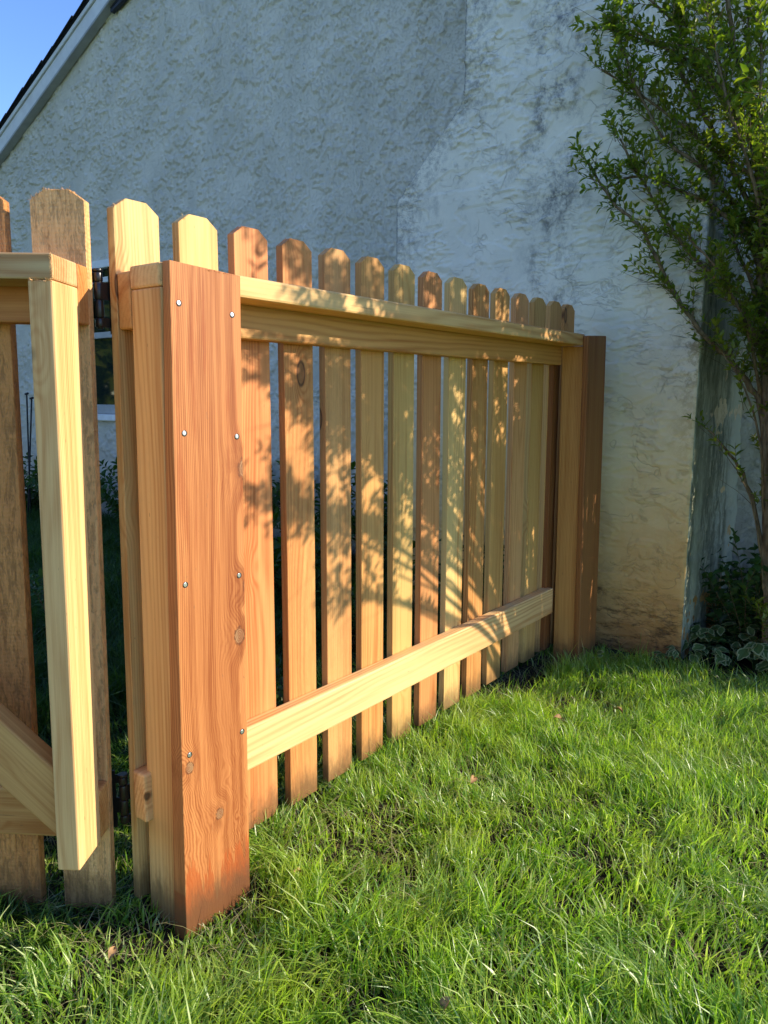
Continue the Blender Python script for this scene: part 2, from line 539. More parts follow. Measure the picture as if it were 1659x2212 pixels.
# vertical run of grey mildew left of the middle
xc = N.math('MULTIPLY_ADD', N.math('SUBTRACT', N.noise(N.comb(0.0, 0.0, N.math('MULTIPLY', Z, 2.2)), 1.0, 3), 0.5), 0.22, -0.285)
dx = N.math('ABSOLUTE', N.math('SUBTRACT', X, xc))
m1 = N.math('MULTIPLY', N.step(dx, 0.17, 0.02), N.step(st, 0.44, 0.60))
m1 = N.math('MULTIPLY', m1, N.step(fine, 0.34, 0.58))
m1 = N.math('MULTIPLY', m1, N.step(Z, 0.9, 1.35))
# along the sloping left edge
dl = N.math('SUBTRACT', X, N.lin(Z, 1.763, 2.106, -1.0, -0.67))
m2 = N.math('MULTIPLY', N.step(dl, 0.26, 0.0), N.step(fine, 0.42, 0.62))
m2 = N.math('MULTIPLY', m2, N.step(Z, 1.25, 1.6))
# general cloudy dirt above
m3 = N.math('MULTIPLY', N.step(st, 0.52, 0.7), N.step(Z, 1.2, 2.0, 0.0, 0.5))
g = N.math('MINIMUM', N.math('ADD', N.math('ADD', N.math('MULTIPLY', m1, 0.7), N.math('MULTIPLY', m2, 0.55)), m3), 0.9)
col = N.mix(g, col, rgb(0.17, 0.175, 0.18))
# dark right arris
er = N.math('MULTIPLY', N.step(X, 0.15, 0.272), N.step(N.noise(tc, 26, 6, 0.8), 0.44, 0.60))
er = N.math('MULTIPLY', er, N.step(N.noise(N.comb(1.0, 1.0, N.math('MULTIPLY', Z, 4.0)), 1.0, 2), 0.3, 0.6, 0.25, 1.0))
col = N.mix(N.math('MULTIPLY', er, N.step(Z, 1.9, 1.1, 0.15, 0.85)), col, rgb(0.10, 0.075, 0.055))
# soil splash at the foot, over warm grass bounce painted in
sp = N.math('MULTIPLY_ADD', N.noise(N.vm('MULTIPLY', tc, (5, 5, 11)), 1.0, 6, 0.7), 0.5, -0.25)
sp = N.math('ADD', Z, sp)
col = N.mix(N.step(Z, 1.45, 0.55, 0.0, 0.9), col, rgb(0.84, 0.64, 0.32))  # warm bounce light from the lawn, painted into the lower wall colour
col = N.mix(N.step(sp, 0.80, 0.20, 0.0, 0.85), col, rgb(0.64, 0.34, 0.10))
col = N.mix(N.step(sp, 0.30, 0.02, 0.0, 0.8), col, rgb(0.36, 0.17, 0.05))
dk = N.math('MULTIPLY', N.step(sp, 0.36, 0.10), N.step(N.noise(N.vm('MULTIPLY', tc, (8, 8, 24)), 1.0, 6, 0.8), 0.48, 0.62))
col = N.mix(N.math('MULTIPLY', dk, 0.8), col, rgb(0.07, 0.04, 0.02))
# mossy return face
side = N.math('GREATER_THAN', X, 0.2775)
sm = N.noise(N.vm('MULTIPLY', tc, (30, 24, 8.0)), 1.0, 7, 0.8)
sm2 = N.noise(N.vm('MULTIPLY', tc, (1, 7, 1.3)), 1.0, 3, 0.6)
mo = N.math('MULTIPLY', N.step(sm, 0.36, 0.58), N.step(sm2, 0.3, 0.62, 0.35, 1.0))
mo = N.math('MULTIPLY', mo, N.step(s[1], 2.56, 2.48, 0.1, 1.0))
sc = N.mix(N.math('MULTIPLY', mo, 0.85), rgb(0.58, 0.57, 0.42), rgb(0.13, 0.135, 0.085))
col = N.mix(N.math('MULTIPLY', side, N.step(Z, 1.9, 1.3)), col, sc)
wv = N.vm('ADD', tc, N.vm('SCALE', N.noise(tc, 3.5, 4, 0.6, color=True), 0.30))
ck = N.n('ShaderNodeTexVoronoi', feature='DISTANCE_TO_EDGE', i={'Vector': N.vm('MULTIPLY', wv, (4.2, 4.2, 6.5)), 'Scale': 1.0}).outputs['Distance']
ckm = N.math('MULTIPLY', N.step(ck, 0.014, 0.003), N.step(N.noise(tc, 5.5, 2), 0.46, 0.58))
ckm = N.math('MULTIPLY', ckm, N.math('SUBTRACT', 1.0, side))
col = N.mix(N.math('MULTIPLY', ckm, 0.22), col, rgb(0.17, 0.13, 0.09))
# dark joint where the shoulder meets the wall
jl = N.math('MULTIPLY', N.step(dl, 0.016, 0.004), N.step(fine, 0.30, 0.5, 0.3, 1.0))
col = N.mix(N.math('MULTIPLY', jl, 0.75), col, rgb(0.11, 0.115, 0.12))
rip = N.noise(N.vm('MULTIPLY', wv, (24, 24, 85)), 1.0, 4, 0.7)
rip = N.math('MULTIPLY', N.step(rip, 0.5, 0.6), N.step(N.noise(tc, 7, 3), 0.45, 0.6))
hh_ = N.math('SUBTRACT', N.math('MULTIPLY_ADD', f, 0.3, N.math('MULTIPLY', rip, 0.6)), N.math('MULTIPLY', ckm, 0.5))
N.principled(col, 0.88, 0.15, hh_, 0.85, 0.004)
M['trowel'] = N.m


def lace(x, z):
    wx = x + 0.02 * (fbm(x * 9, z * 9, 2, 31) - .5); wz = z + 0.02 * (fbm(x * 9, z * 9, 2, 41) - .5)
    n1 = fbm(wx * 19, wz * 24, 4, 5, 0.6)
    n2 = fbm(wx * 11, wz * 11, 2, 9)
    isl = sst(n1, 0.53, 0.56) * sst(n2, 0.30, 0.50)
    crumbs = sst(fbm(x * 50, z * 56, 2, 15), 0.60, 0.68) * sst(fbm(x * 5, z * 5, 2, 19), 0.35, 0.6)
    h = 0.0110 * isl + 0.0080 * crumbs * (1 - isl * .6) + 0.0016 * fbm(x * 60, z * 60, 3, 23) + 0.006 * fbm(x * 1.5, z * 1.5, 2, 3)
    return h


# main gable wall : x -6.6 .. 1.35, windows cut out, top follows the roof slope
RIDX, RIDZ, SL = -2.45, 4.24, 0.4485
def roof_z(x):
    return np.where(x < RIDX, 2.834 + (x + 5.606) * SL, 2.834 + (RIDX + 5.606) * SL - (x - RIDX) * SL)
WX0, WX1, WZ0, WZ1 = -4.80, -3.95, 0.81, 1.90
dxg = 0.0072
xs = np.concatenate([np.arange(-6.6, WX0, dxg * 1.3), np.arange(WX0, WX1, dxg), np.arange(WX1, 1.28, dxg), [1.28]])
zlow = np.concatenate([np.arange(-0.1, WZ0, dxg * 1.5), np.arange(WZ0, WZ1, dxg * 1.2), np.array([WZ1])])
nz = len(zlow)
zup = np.linspace(0, 1, 270)[1:]
XX = np.tile(xs, (nz + len(zup), 1))
ZZ = np.zeros_like(XX)
ZZ[:nz] = zlow[:, None]
top = roof_z(xs)
ZZ[nz:] = WZ1 + zup[:, None] * (top - WZ1)[None, :]
HH = lace(XX, ZZ)
V = np.stack([XX, YW - HH, ZZ], -1).reshape(-1, 3)
a0, a1 = XX.shape
I = np.arange(a0 * a1).reshape(a0, a1)
Fq = np.stack([I[:-1, :-1], I[:-1, 1:], I[1:, 1:], I[1:, :-1]], -1)
cx_ = (XX[:-1, :-1] + XX[:-1, 1:]) / 2; cz_ = (ZZ[:-1, :-1] + ZZ[1:, :-1]) / 2
hole = (cx_ > WX0) & (cx_ < WX1) & (cz_ > WZ0) & (cz_ < WZ1)
# hidden behind the chimney: skip
hid = (cx_ > -0.62) & (cx_ < -0.10)
Fq = Fq[~(hole | hid)]
np_mesh('wall', V, Fq, M['stucco'], house)
# right end wall and back of the house
mesh_obj('end_wall', [(1.28, YW, -0.1), (1.28, 10.5, -0.1), (1.28, 10.5, float(roof_z(np.array(1.28)))), (1.28, YW, float(roof_z(np.array(1.28))))], [(0, 1, 2, 3)], M['stucco'], house)
mesh_obj('end_wall', [(-6.6, YW, -0.1), (-6.6, 10.5, -0.1), (-6.6, 10.5, 2.38), (-6.6, YW, 2.38)], [(0, 3, 2, 1)], M['stucco'], house)

# chimney
def chim_l(z): return np.interp(z, [0, 1.763, 2.106, 9], [-1.0, -1.0, -0.67, -0.67])
def chim_r(z): return np.interp(z, [0, 1.763, 2.106, 9], [0.28, 0.28, -0.05, -0.05])
def trowel(x, z):
    wz = z + 0.05 * (fbm(x * 2.0, z * 2.0, 3, 51) - .5) + 0.1 * (x * 0.12)
    n = fbm(x * 7, wz * 34, 3, 53)
    ridge = (1 - np.abs(2 * n - 1)); ridge = sst(ridge, 0.90, 0.985)
    mask = sst(fbm(x * 6, z * 9, 2, 57), 0.48, 0.62)
    n2 = fbm(x * 16, wz * 30, 3, 61)
    lip = sst(n2, 0.52, 0.55) * sst(fbm(x * 4, z * 4, 2, 63), 0.45, 0.6)
    n4 = fbm(x * 5 + 3, wz * 13, 3, 67)
    pl = sst(n4, 0.5, 0.512)
    rough = sst(z, 1.1, 1.7)
    h = 0.0075 * ridge * mask * (0.45 + 0.55 * rough) + 0.0060 * lip * (0.2 + 0.8 * rough) + 0.0035 * pl + 0.005 * fbm(x * 2.5, z * 2.5, 3, 71) + 0.0012 * fbm(x * 70, z * 70, 2, 73)
    return h
zz = np.concatenate([np.arange(-0.1, 2.75, 0.0052), np.linspace(2.8, 5.2, 20)])
uu = np.linspace(0, 1, 240)
ZZ = np.repeat(zz[:, None], len(uu), 1)
L_, R_ = chim_l(zz)[:, None], chim_r(zz)[:, None]
R_ = R_ + 0.006 * (fbm(zz * 5, zz * 0 + 3, 4, 81)[:, None] - .5)
XX = L_ + (R_ - L_) * uu[None, :]
HH = trowel(XX, ZZ)
edge = np.clip(np.minimum(uu, 1 - uu) * 100, 0, 1)[None, :]
round_ = 0.006 * (1 - np.sqrt(1 - (1 - edge) ** 2))
YYc = YC - HH * (0.3 + 0.7 * edge) + round_
V1 = np.stack([XX, YYc, ZZ], -1)
# right return face, shares the arris
vv = np.linspace(0, 1, 110)[1:]
Rr = R_ + np.zeros((len(zz), len(vv)))
Yr = YYc[:, -1:] + (YW + 0.02 - YYc[:, -1:]) * vv[None, :]
hz = 0.010 * fbm(Yr * 9 + 7, np.repeat(zz[:, None], len(vv), 1) * 7, 4, 83) + 0.004 * fbm(Yr * 50, np.repeat(zz[:, None], len(vv), 1) * 40, 2, 85)
V2 = np.stack([Rr + hz - hz[:, :1], Yr, np.repeat(zz[:, None], len(vv), 1)], -1)
# left return face
Yl = YYc[:, :1] + (YW + 0.02 - YYc[:, :1]) * np.linspace(1, 0, 30)[None, :-1]
Vl = np.stack([L_ + np.zeros_like(Yl), Yl, np.repeat(zz[:, None], Yl.shape[1], 1)], -1)
VV = np.concatenate([Vl, V1, V2], 1)
a0, a1 = VV.shape[:2]
I = np.arange(a0 * a1).reshape(a0, a1)
Fq = np.stack([I[:-1, :-1], I[:-1, 1:], I[1:, 1:], I[1:, :-1]], -1).reshape(-1, 4)
chim = np_mesh('chimney', VV.reshape(-1, 3), Fq, M['trowel'], house, smooth=True)

# roof : two slopes + ridge, shingle courses stepping along the visible rake
al = math.atan(SL)
roof = mesh_obj('roof', [(-7.3, YW - 0.10, 2.834 + (-7.3 + 5.606) * SL + 0.15), (RIDX, YW - 0.10, 2.834 + (RIDX + 5.606) * SL + 0.15), (RIDX, 10.8, 2.834 + (RIDX + 5.606) * SL + 0.15), (-7.3, 10.8, 2.834 + (-7.3 + 5.606) * SL + 0.15),
                         (1.6, YW - 0.10, float(roof_z(np.array(1.6))) + 0.15), (1.6, 10.8, float(roof_z(np.array(1.6))) + 0.15)],
                [(0, 1, 2, 3), (1, 4, 5, 2)], M['shingle'], house)
du = Vector((math.cos(al), 0, math.sin(al))); nu = Vector((-math.sin(al), 0, math.cos(al)))
base0 = Vector((-5.606, 0, 2.834))


def strip(name, parent, s0, s1, n0_, n1_, y0, y1, mat, bev=0.0):
    """box in the rake frame: along du s0..s1, normal n0..n1, depth y0..y1"""
    o = box(name, parent, (s0, y0, n0_), (s1, y1, n1_), mat, bev)
    o.matrix_local = frame(base0, du, nu)
    return o


Lr = (RIDX + 5.606) / math.cos(al)
# frame(): local y = ez x ex ; make sure it points to +Y
strip('rake_fascia', house, -1.9, Lr, 0.005, 0.098, YW - 0.075, YW - 0.050, M['fascia'], 0.002)
strip('rake_soffit', house, -1.9, Lr, -0.012, 0.004, YW - 0.078, YW - 0.012, M['fascia_dark'], 0.002)
strip('drip_edge', house, -1.9, Lr, 0.101, 0.130, YW - 0.088, YW - 0.052, M['fascia'], 0.002)
strip('rake_board', house, -1.9, Lr, 0.080, 0.160, YW - 0.050, YW + 0.05, M['fascia_dark'])
rs = random.Random(5)
k = 0
sx = -1.9
while sx < Lr:
    ln = 0.155
    hh = rs.uniform(-0.006, 0.004)
    o = box('shingle', roof, (0, 0, 0), (ln + 0.02, 0.34, 0.008), M['shingle'])
    m = frame(base0 + du * sx + nu * (0.134 + 0.012) + Vector((0, YW - 0.104 + hh, 0)), (du * math.cos(0.055) - nu * -math.sin(0.055)), (nu * math.cos(0.055) - du * math.sin(0.055)))
    o.matrix_local = m
    sx += ln
    k += 1
# rake on the right slope
du2 = Vector((math.cos(al), 0, -math.sin(al))); nu2 = Vector((math.sin(al), 0, math.cos(al)))
o = box('rake_fascia', house, (0, YW - 0.075, 0.005), ((1.6 - RIDX) / math.cos(al), YW - 0.05, 0.13), M['fascia'])
o.matrix_local = frame(Vector((RIDX, 0, float(roof_z(np.array(RIDX))))), du2, nu2)

# dark gable vent whose lower corner just shows at the top of the frame
vent = box('gable_vent', house, (0, 0, 0), (0.9, 0.03, 0.02), M['vent'])
vent.matrix_local = frame((-3.90, YW - 0.05, 3.545), (math.cos(0.30), 0, math.sin(0.30)), (-math.sin(0.30), 0, math.cos(0.30)))
for k in range(3):
    v = box('vent_slat', vent, (0.05 * k, 0.004, 0.03 + 0.035 * k), (0.9, 0.012, 0.045 + 0.035 * k), M['vent'])
b_ = box('vent_back', vent, (0.04, 0.026, 0.02), (0.9, 0.03, 0.16), M['vent'])

# window
win = box('window', house, (WX0 - 0.0, YW + 0.055, WZ0), (WX1, YW + 0.07, WZ1), M['interior'])
box('window_casing', win, (WX0 - 0.05, YW - 0.03, WZ1 - 0.01), (WX1 + 0.05, YW + 0.05, WZ1 + 0.045), M['trim_white'], 0.003)
box('window_casing', win, (WX0 - 0.05, YW - 0.022, WZ0 + 0.05), (WX0 + 0.03, YW + 0.05, WZ1 - 0.012), M['trim_white'], 0.003)
box('window_casing', win, (WX1 - 0.03, YW - 0.022, WZ0 + 0.05), (WX1 + 0.05, YW + 0.05, WZ1 - 0.012), M['trim_white'], 0.003)
box('sill', win, (WX0 - 0.07, YW - 0.055, WZ0 - 0.045), (WX1 + 0.07, YW + 0.05, WZ0 + 0.002), M['trim_white'], 0.004)
box('sash', win, (WX0 + 0.03, YW + 0.005, WZ0 + 0.004), (WX1 - 0.03, YW + 0.04, WZ0 + 0.075), M['fascia_dark'], 0.003)
box('sash', win, (WX0 + 0.03, YW + 0.0, 1.385), (WX1 - 0.03, YW + 0.04, 1.43), M['fascia_dark'], 0.003)
box('sash', win, (WX0 + 0.03, YW + 0.0, 1.79), (WX1 - 0.03, YW + 0.035, 1.83), M['fascia'], 0.003)
box('pane', win, (WX0 + 0.031, YW + 0.03, WZ0 + 0.076), (WX1 - 0.031, YW + 0.034, 1.384), M['glass'])
box('pane', win, (WX0 + 0.031, YW + 0.02, 1.431), (WX1 - 0.031, YW + 0.024, 1.888), M['glass'])

# ------------------------------------------------------------------ fence
XP = -0.128
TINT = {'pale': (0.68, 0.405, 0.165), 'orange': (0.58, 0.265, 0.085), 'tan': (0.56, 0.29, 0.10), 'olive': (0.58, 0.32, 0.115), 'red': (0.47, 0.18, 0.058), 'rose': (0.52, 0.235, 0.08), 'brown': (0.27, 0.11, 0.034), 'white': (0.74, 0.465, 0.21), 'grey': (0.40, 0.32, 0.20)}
fence = empty('picket_fence', (XP, 0, 0), 'new cedar dog-ear picket fence panel running from the red post board to the chimney', 'fence')


def F(x, y, z):
    return (x - XP, y, z)


py0 = [0.0028, 0.1336, 0.2635, 0.3943, 0.5240, 0.6521, 0.7815, 0.9096, 1.0376, 1.1660, 1.2930, 1.4230, 1.5493, 1.6758, 1.7859]
pt_ = ['pale', 'pale', 'orange', 'tan', 'tan', 'orange', 'olive', 'rose', 'pale', 'tan', 'tan', 'olive', 'olive', 'tan', 'tan']
psemi = {3, 4}
for k, y0 in enumerate(py0):
    z0 = 0.022 + 0.002 * (k % 3) + 0.0012 * k
    jt = random.Random(k * 7 + 1)
    tint = tuple(min(1, c * jt.uniform(0.94, 1.06)) for c in TINT[pt_[k]])
    lean = {0: -0.014}.get(k, jt.uniform(-0.003, 0.003))
    L = 1.2700 + jt.uniform(-.0008, .0012) - z0
    o = board('picket', fence, F(XP, y0 + 0.0898, z0), (0, -1, 0), (0, 0, 1), 0.0898, -0.0185 if False else 0.0185, L, M['wood_semi'] if k in psemi else M['wood'], tint,
              bev=0.0009, dogear=0.0245, seg=1)
    # local y = ez x ex = z x (-y) = +x ; shift the board behind the rail plane
    o.location.x -= 0.0185
    if k == 0:
        for v in o.data.vertices:
            v.co.x += 0.012 * (1 - v.co.z / L)
    splinters(o, [((0.0245, 0.0, L), (0.0653, 0.0, L)), ((0, 0.0, L - .0176), (0.0245, 0, L)), ((0.0653, 0.0185, L), (0.0898, 0.0185, L - .0176))], 26, 0.006, k, tint)

# rails
rail = board('back_rail', fence, F(XP + 0.001, 1.70, 1.056), (0, 0, 1), (0, -1, 0), 0.0925, 0.035, 1.6975, M['wood_clear'], TINT['tan'], bev=0.004)
# ex=z, ez=-y -> ey = ez x ex = (-y) x z = -x : shift so it occupies XP..XP+.035
rail.location.x += 0.035
cap = board('cap_rail', fence, F(-0.0125, 1.700, 1.1175), (0, 0, 1), (0, -1, 0), 0.0375, 0.0785, 1.699, M['wood_clear'], TINT['pale'], bev=0.0045)
low = board('bottom_rail', fence, F(XP + 0.001, 1.7, 0.1875), (0, 0, 1), (0, -1, 0), 0.092, 0.035, 1.713, M['wood_clear'], TINT['white'], bev=0.0045)
low.location.x += 0.035


def lean_far(co):
    return (co.x, co.y, co.z)


# near stile (2x4 on edge, its broad face towards the lawn path)
def stw(co):
    k = 1 - co.z / 1.12
    return (co.x, co.y - 0.0, co.z) if False else (co.x - 0.024 * k, co.y, co.z)


st1 = board('stile', fence, F(-0.0885, 0.001, -0.04), (1, 0, 0), (0, 0, 1), 0.0762, 0.036, 1.157, M['wood_clear'], TINT['pale'], bev=0.003, warp=stw)
# post hidden behind the red board
box('post', fence, F(-0.0895, 0.040, -0.1), F(-0.0145, 0.128, 1.112), M['wood_clear']).color = (*TINT['tan'], 1)


def redw(co):
    # cupped, slightly leaning board : bottom a little nearer and thicker looking
    k = 1 - (co.z + 0.06) / 1.21
    y = co.y
    return (co.x - (0.016 - 0.006 * co.x / .14) * k, y - 0.020 * k * (0.0182 - min(max(co.y, 0), 0.0182)) / 0.0182, co.z)


red = board('post_board', fence, F(0.006, 0.0065, -0.05), (0, 1, 0), (0, 0, 1), 0.1475, 0.0182, 1.206, M['wood_red'], TINT['red'], bev=0.0016)
# ex=+y, ez=+z -> ey = z x y = -x : board spans x 0.006-0.0182 .. 0.006 (front face at local y=0)
red['label'] = 'wide red-brown post board with figured grain and eight screws'
me = red.data
for v in me.vertices:
    k = 1 - (v.co.z) / 1.206
    v.co.x -= (0.017 - 0.004 * (v.co.x / 0.1475)) * k
    if v.co.y > 0.009:
        v.co.y += 0.016 * k
    if v.co.z > 1.1:
        v.co.z -= 0.006 * (v.co.x / 0.1475)
splinters(red, [((0.07, 0.0, 1.200), (0.145, 0.0, 1.199))], 40, 0.004, 77, None)


# screws with dark pilot crater
def screw(parent, y, z, x=0.0062):
    hole = cyl('screw_hole', parent, (0, 0, 0), (0, 0, 0.0012), 0.0062, M['rod'], 14)
    hd = cyl('screw', parent, (0, 0, 0), (0, 0, 0.003), 0.0048, M['galv'], 16)
    return hole, hd


scr_m = None
for (y, z) in [(0.0209, 1.0924), (0.1318, 1.0839), (0.0228, 0.8875), (0.1357, 0.8779), (0.0139, 0.6373), (0.1328, 0.6312), (0.0100, 0.3392), (0.1305, 0.3378)]:
    ly = -0.0008
    lx, lz = y - 0.0065, z + 0.05
    # local coords on the board face: x=lx, y=0 (front), z=lz
    h = cyl('screw_hole', red, (lx + 0.0012, ly + 0.0012, lz - 0.0005), (lx + 0.0012, ly + 0.0002, lz - 0.0005), 0.0052, M['rod'], 12)
    s_ = cyl('screw', red, (lx, ly + 0.002, lz), (lx, ly - 0.0006, lz), 0.0038, M['galv'], 16)
# far stile and far post board
fs = board('stile', fence, F(-0.0905, 1.7005, -0.03), (1, 0, 0), (0, 0, 1), 0.078, 0.036, 1.147, M['wood'], (0.52, 0.27, 0.085), bev=0.004,
           warp=lambda c: (c.x, c.y + 0.018 * (0.6 - c.z / 1.147), c.z))
fs['label'] = 'knotty orange-brown stile at the house end'
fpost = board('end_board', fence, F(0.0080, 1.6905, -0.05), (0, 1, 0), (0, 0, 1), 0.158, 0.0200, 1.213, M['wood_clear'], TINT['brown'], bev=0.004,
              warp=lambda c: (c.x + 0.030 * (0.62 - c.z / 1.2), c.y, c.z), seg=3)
fpost['label'] = 'dark brown end board against the chimney'
for v in fpost.data.vertices:
    if v.co.z > 1.15:
        v.co.z -= 5.0 * (max(0, 0.045 - v.co.x)) ** 2 + 0.05 * max(0, v.co.x - 0.04)
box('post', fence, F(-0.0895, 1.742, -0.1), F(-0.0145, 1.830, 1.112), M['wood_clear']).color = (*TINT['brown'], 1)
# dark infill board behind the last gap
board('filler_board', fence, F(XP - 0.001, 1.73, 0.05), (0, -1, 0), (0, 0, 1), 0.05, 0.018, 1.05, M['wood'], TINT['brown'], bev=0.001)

# ------------------------------------------------------------------ gate
ga = math.atan2(-0.5649, -0.8252)     # direction hinge -> latch side
gate = empty('garden_gate', (-0.0786, -0.1466, 0), 'open cedar gate with a diagonal brace and rough-sawn dog-ear pickets, left of the fence post', 'gate',
             (0, 0, ga))
# local frame: +x along the gate away from the hinge, local y = rotate: (0.5649,-0.8252)... towards the camera
gate.rotation_euler = (0, 0, ga)
# lean of the sagging gate in its own plane (local x - z)
lean = Matrix.Rotation(rad(0.85), 4, 'Y')
gm = Matrix.Translation((-0.0786, -0.1466, 0)) @ Matrix.Rotation(ga, 4, 'Z')
# rotate about a point at mid height
piv = Matrix.Translation((0.05, 0, 0.62))
GL = gm @ piv @ Matrix.Rotation(rad(-0.72), 4, 'Y') @ piv.inverted()
gate.matrix_world = GL


def G(a, b, z):
    """a along the gate from the hinge end, b depth away from the camera side."""
    return (a, -b, z)


WC, RT, PK = 0.087, 0.040, 0.019
PB = WC + RT
# local +y is towards camera? check handedness: rotation ga maps x->(-.825,-.565), y->(.565,-.825) = towards camera. ok
GW = 0.92
GZC = 1.1537
gc = board('cap_rail', gate, G(0.0, 0.0, GZC - 0.0375), (0, 0, 1), (1, 0, 0), 0.0375, 0.0865, GW, M['wood_clear'], (0.56, 0.37, 0.18), bev=0.003)
# ex=z, ez=x -> ey = x cross z = -y : goes away from camera. good
gb = board('back_rail', gate, G(0.0, WC + 0.0005, GZC - 0.0925), (0, 0, 1), (1, 0, 0), 0.0925, RT - 0.001, GW, M['wood_clear'], TINT['orange'], bev=0.003)
gs = board('stile', gate, G(0.0374, 0.0, 0.1717), (-1, 0, 0), (0, 0, 1), 0.0374, 0.0865, GZC - 0.038 - 0.1717, M['wood'], TINT['white'], bev=0.003)
gs['label'] = 'pale streaky hinge stile with its end cut square'
# (-x) with z: ey = z x (-x) = -y good
gs2 = board('stile', gate, G(GW, 0.0, 0.1717), (-1, 0, 0), (0, 0, 1), 0.0374, 0.0865, GZC - 0.038 - 0.1717, M['wood'], TINT['white'], bev=0.003)
lr = board('bottom_rail', gate, G(0.0, WC + 0.0005, 0.175), (0, 0, 1), (1, 0, 0), 0.0905, RT - 0.001, GW, M['wood'], TINT['tan'], bev=0.0045)
# diagonal brace, rising away from the hinge
bd = Vector((0.84, 0, 0.80)).normalized()
bw = Vector((-bd.z, 0, bd.x))
br = board('brace', gate, G(0.0385, 0.018, 0.215), (bw.x, 0, bw.z), (bd.x, 0, bd.z), 0.088, 0.037, 1.13, M['wood'], TINT['tan'], bev=0.0035,
           warp=lambda c: (c.x, c.y, c.z + (1.0 if c.z < 0.56 else -1.0) * (c.x * 1.05 if c.z < 0.56 else c.x * 0.95) * (1 if abs(c.z - 0.565) > 0.5 else 0)))
gp = 0.1324
k = 0
a = 0.0018
while a + 0.09 < GW + 0.02:
    tint = [(0.84, 0.46, 0.19), (0.64, 0.28, 0.09), (0.80, 0.43, 0.17)][k % 3]
    z0 = 0.012
    L = 1.274 - z0
    o = board('picket', gate, G(a, PB + PK, z0), (1, 0, 0), (0, 0, 1), 0.0895, 0.019, L, M['wood_rough'], tint, bev=0.0009, dogear=0.0235, seg=1)
    # ex=x, ez=z: ey=+y towards camera: spans PB+PK .. PB
    splinters(o, [((0.0, 0.019, L - .017), (0.0235, 0.019, L)), ((0.0235, 0.019, L), (0.066, 0.019, L)), ((0.066, 0.019, L), (0.0895, 0.019, L - .017))], 60, 0.007, 40 + k, tint)
    a += gp
    k += 1
splinters(gs, [((0.002, 0.0, 0.9435), (0.037, 0.0, 0.9435))], 70, 0.007, 99, None)
splinters(gc, [((0.0, 0.0, 0.0), (0.036, 0.0, 0.0))], 90, 0.0045, 98, None)


# hinges (black, seen edge-on in the slot between gate and fence)
def hinge(z0, z1, label):
    hx, hy = -0.1575, -0.0125
    h = empty('gate_hinge', (hx, hy, z0), label, 'hinge', group='black butt hinges between gate and fence')
    H = z1 - z0
    cuts = [0.0, 0.17, 0.50, 0.82, 1.0]
    for i in range(4):
        cyl('knuckle', h, (0, 0, H * cuts[i] + 0.0005), (0, 0, H * cuts[i + 1] - 0.0005), 0.0078, M['black_metal'], 20)
    cyl('pin', h, (0, 0, -0.003), (0, 0, H + 0.003), 0.005, M['black_metal'], 16)
    cyl('pin_head', h, (0, 0, H + 0.0005), (0, 0, H + 0.005), 0.0088, M['black_metal'], 20)
    def leaf(dirv, off, rows):
        d = Vector(dirv).normalized(); nrm = Vector((-d.y, d.x, 0))
        bm = bmesh.new()
        for (a, b, c, e) in rows:
            q = [d * a + Vector((0, 0, c)), d * b + Vector((0, 0, c)), d * b + Vector((0, 0, e)), d * a + Vector((0, 0, e))]
            q = [p + nrm * off for p in q]
            q2 = [p + nrm * 0.003 for p in q]
            vs = [bm.verts.new(p) for p in q + q2]
            for fidx in ((0, 1, 2, 3), (7, 6, 5, 4), (0, 4, 5, 1), (1, 5, 6, 2), (2, 6, 7, 3), (3, 7, 4, 0)):
                bm.faces.new([vs[i] for i in fidx])
        bmesh.ops.recalc_face_normals(bm, faces=bm.faces[:])
        me = bpy.data.meshes.new('leaf_plate'); bm.to_mesh(me); bm.free(); me.materials.append(M['black_metal'])
        o = bpy.data.objects.new('leaf_plate', me); C.objects.link(o); o.parent = h
    # fence leaf lies on the back of the first picket, gate leaf on the back of the gate picket
    leaf((0, 1, 0), -0.0075, [(0.016, 0.055, -0.010, H + 0.010)] + [(-0.002, 0.0165, H * cuts[i], H * cuts[i + 1]) for i in (0, 2)])
    leaf((-0.8252, -0.5649, 0), -0.0075, [(0.017, 0.055, -0.014, H + 0.008)] + [(0.0, 0.0175, H * cuts[i], H * cuts[i + 1]) for i in (1, 3)])
    return h


hinge(1.060, 1.150, 'upper black gate hinge, its barrel showing beside the top rails')
hinge(0.168, 0.258, 'lower black gate hinge, half hidden in shade above the grass')

# ------------------------------------------------------------------ leaves / grass materials
def foliage_mat(name, c0, c1, c2, trans=0.45, rough=0.35, spec=0.4, scale=9.0, pale=None):
    N = NT(name)
    tc = N.n('ShaderNodeTexCoord').outputs['Object']
    geo = N.n('ShaderNodeNewGeometry')
    isl = geo.outputs['Random Per Island']
    a = N.noise(tc, scale, 3, 0.6)
    col = N.mix(isl, rgb(*c0), rgb(*c1))
    if pale:
        col = N.mix(N.math('GREATER_THAN', N.math('FRACT', N.math('MULTIPLY', isl, 17.3)), 0.86), col, rgb(*pale))
    col = N.mix(N.step(a, 0.45, 0.7, 0, 0.7), col, rgb(*c2))
    p = N.n('ShaderNodeBsdfPrincipled')
    N.set(p, 'Base Color', col); N.set(p, 'Roughness', rough); N.set(p, 'Specular IOR Level', spec)
    t = N.n('ShaderNodeBsdfTranslucent')
    tcx = N.mix(1.0, col, rgb(1.5, 1.7, 0.5), 'MULTIPLY')
    N.set(t, 'Color', tcx)
    mx = N.n('ShaderNodeMixShader', i={0: trans})
    N.t.links.new(p.outputs[0], mx.inputs[1]); N.t.links.new(t.outputs[0], mx.inputs[2])
    N.t.links.new(mx.outputs[0], N.out.inputs[0])
    return N.m


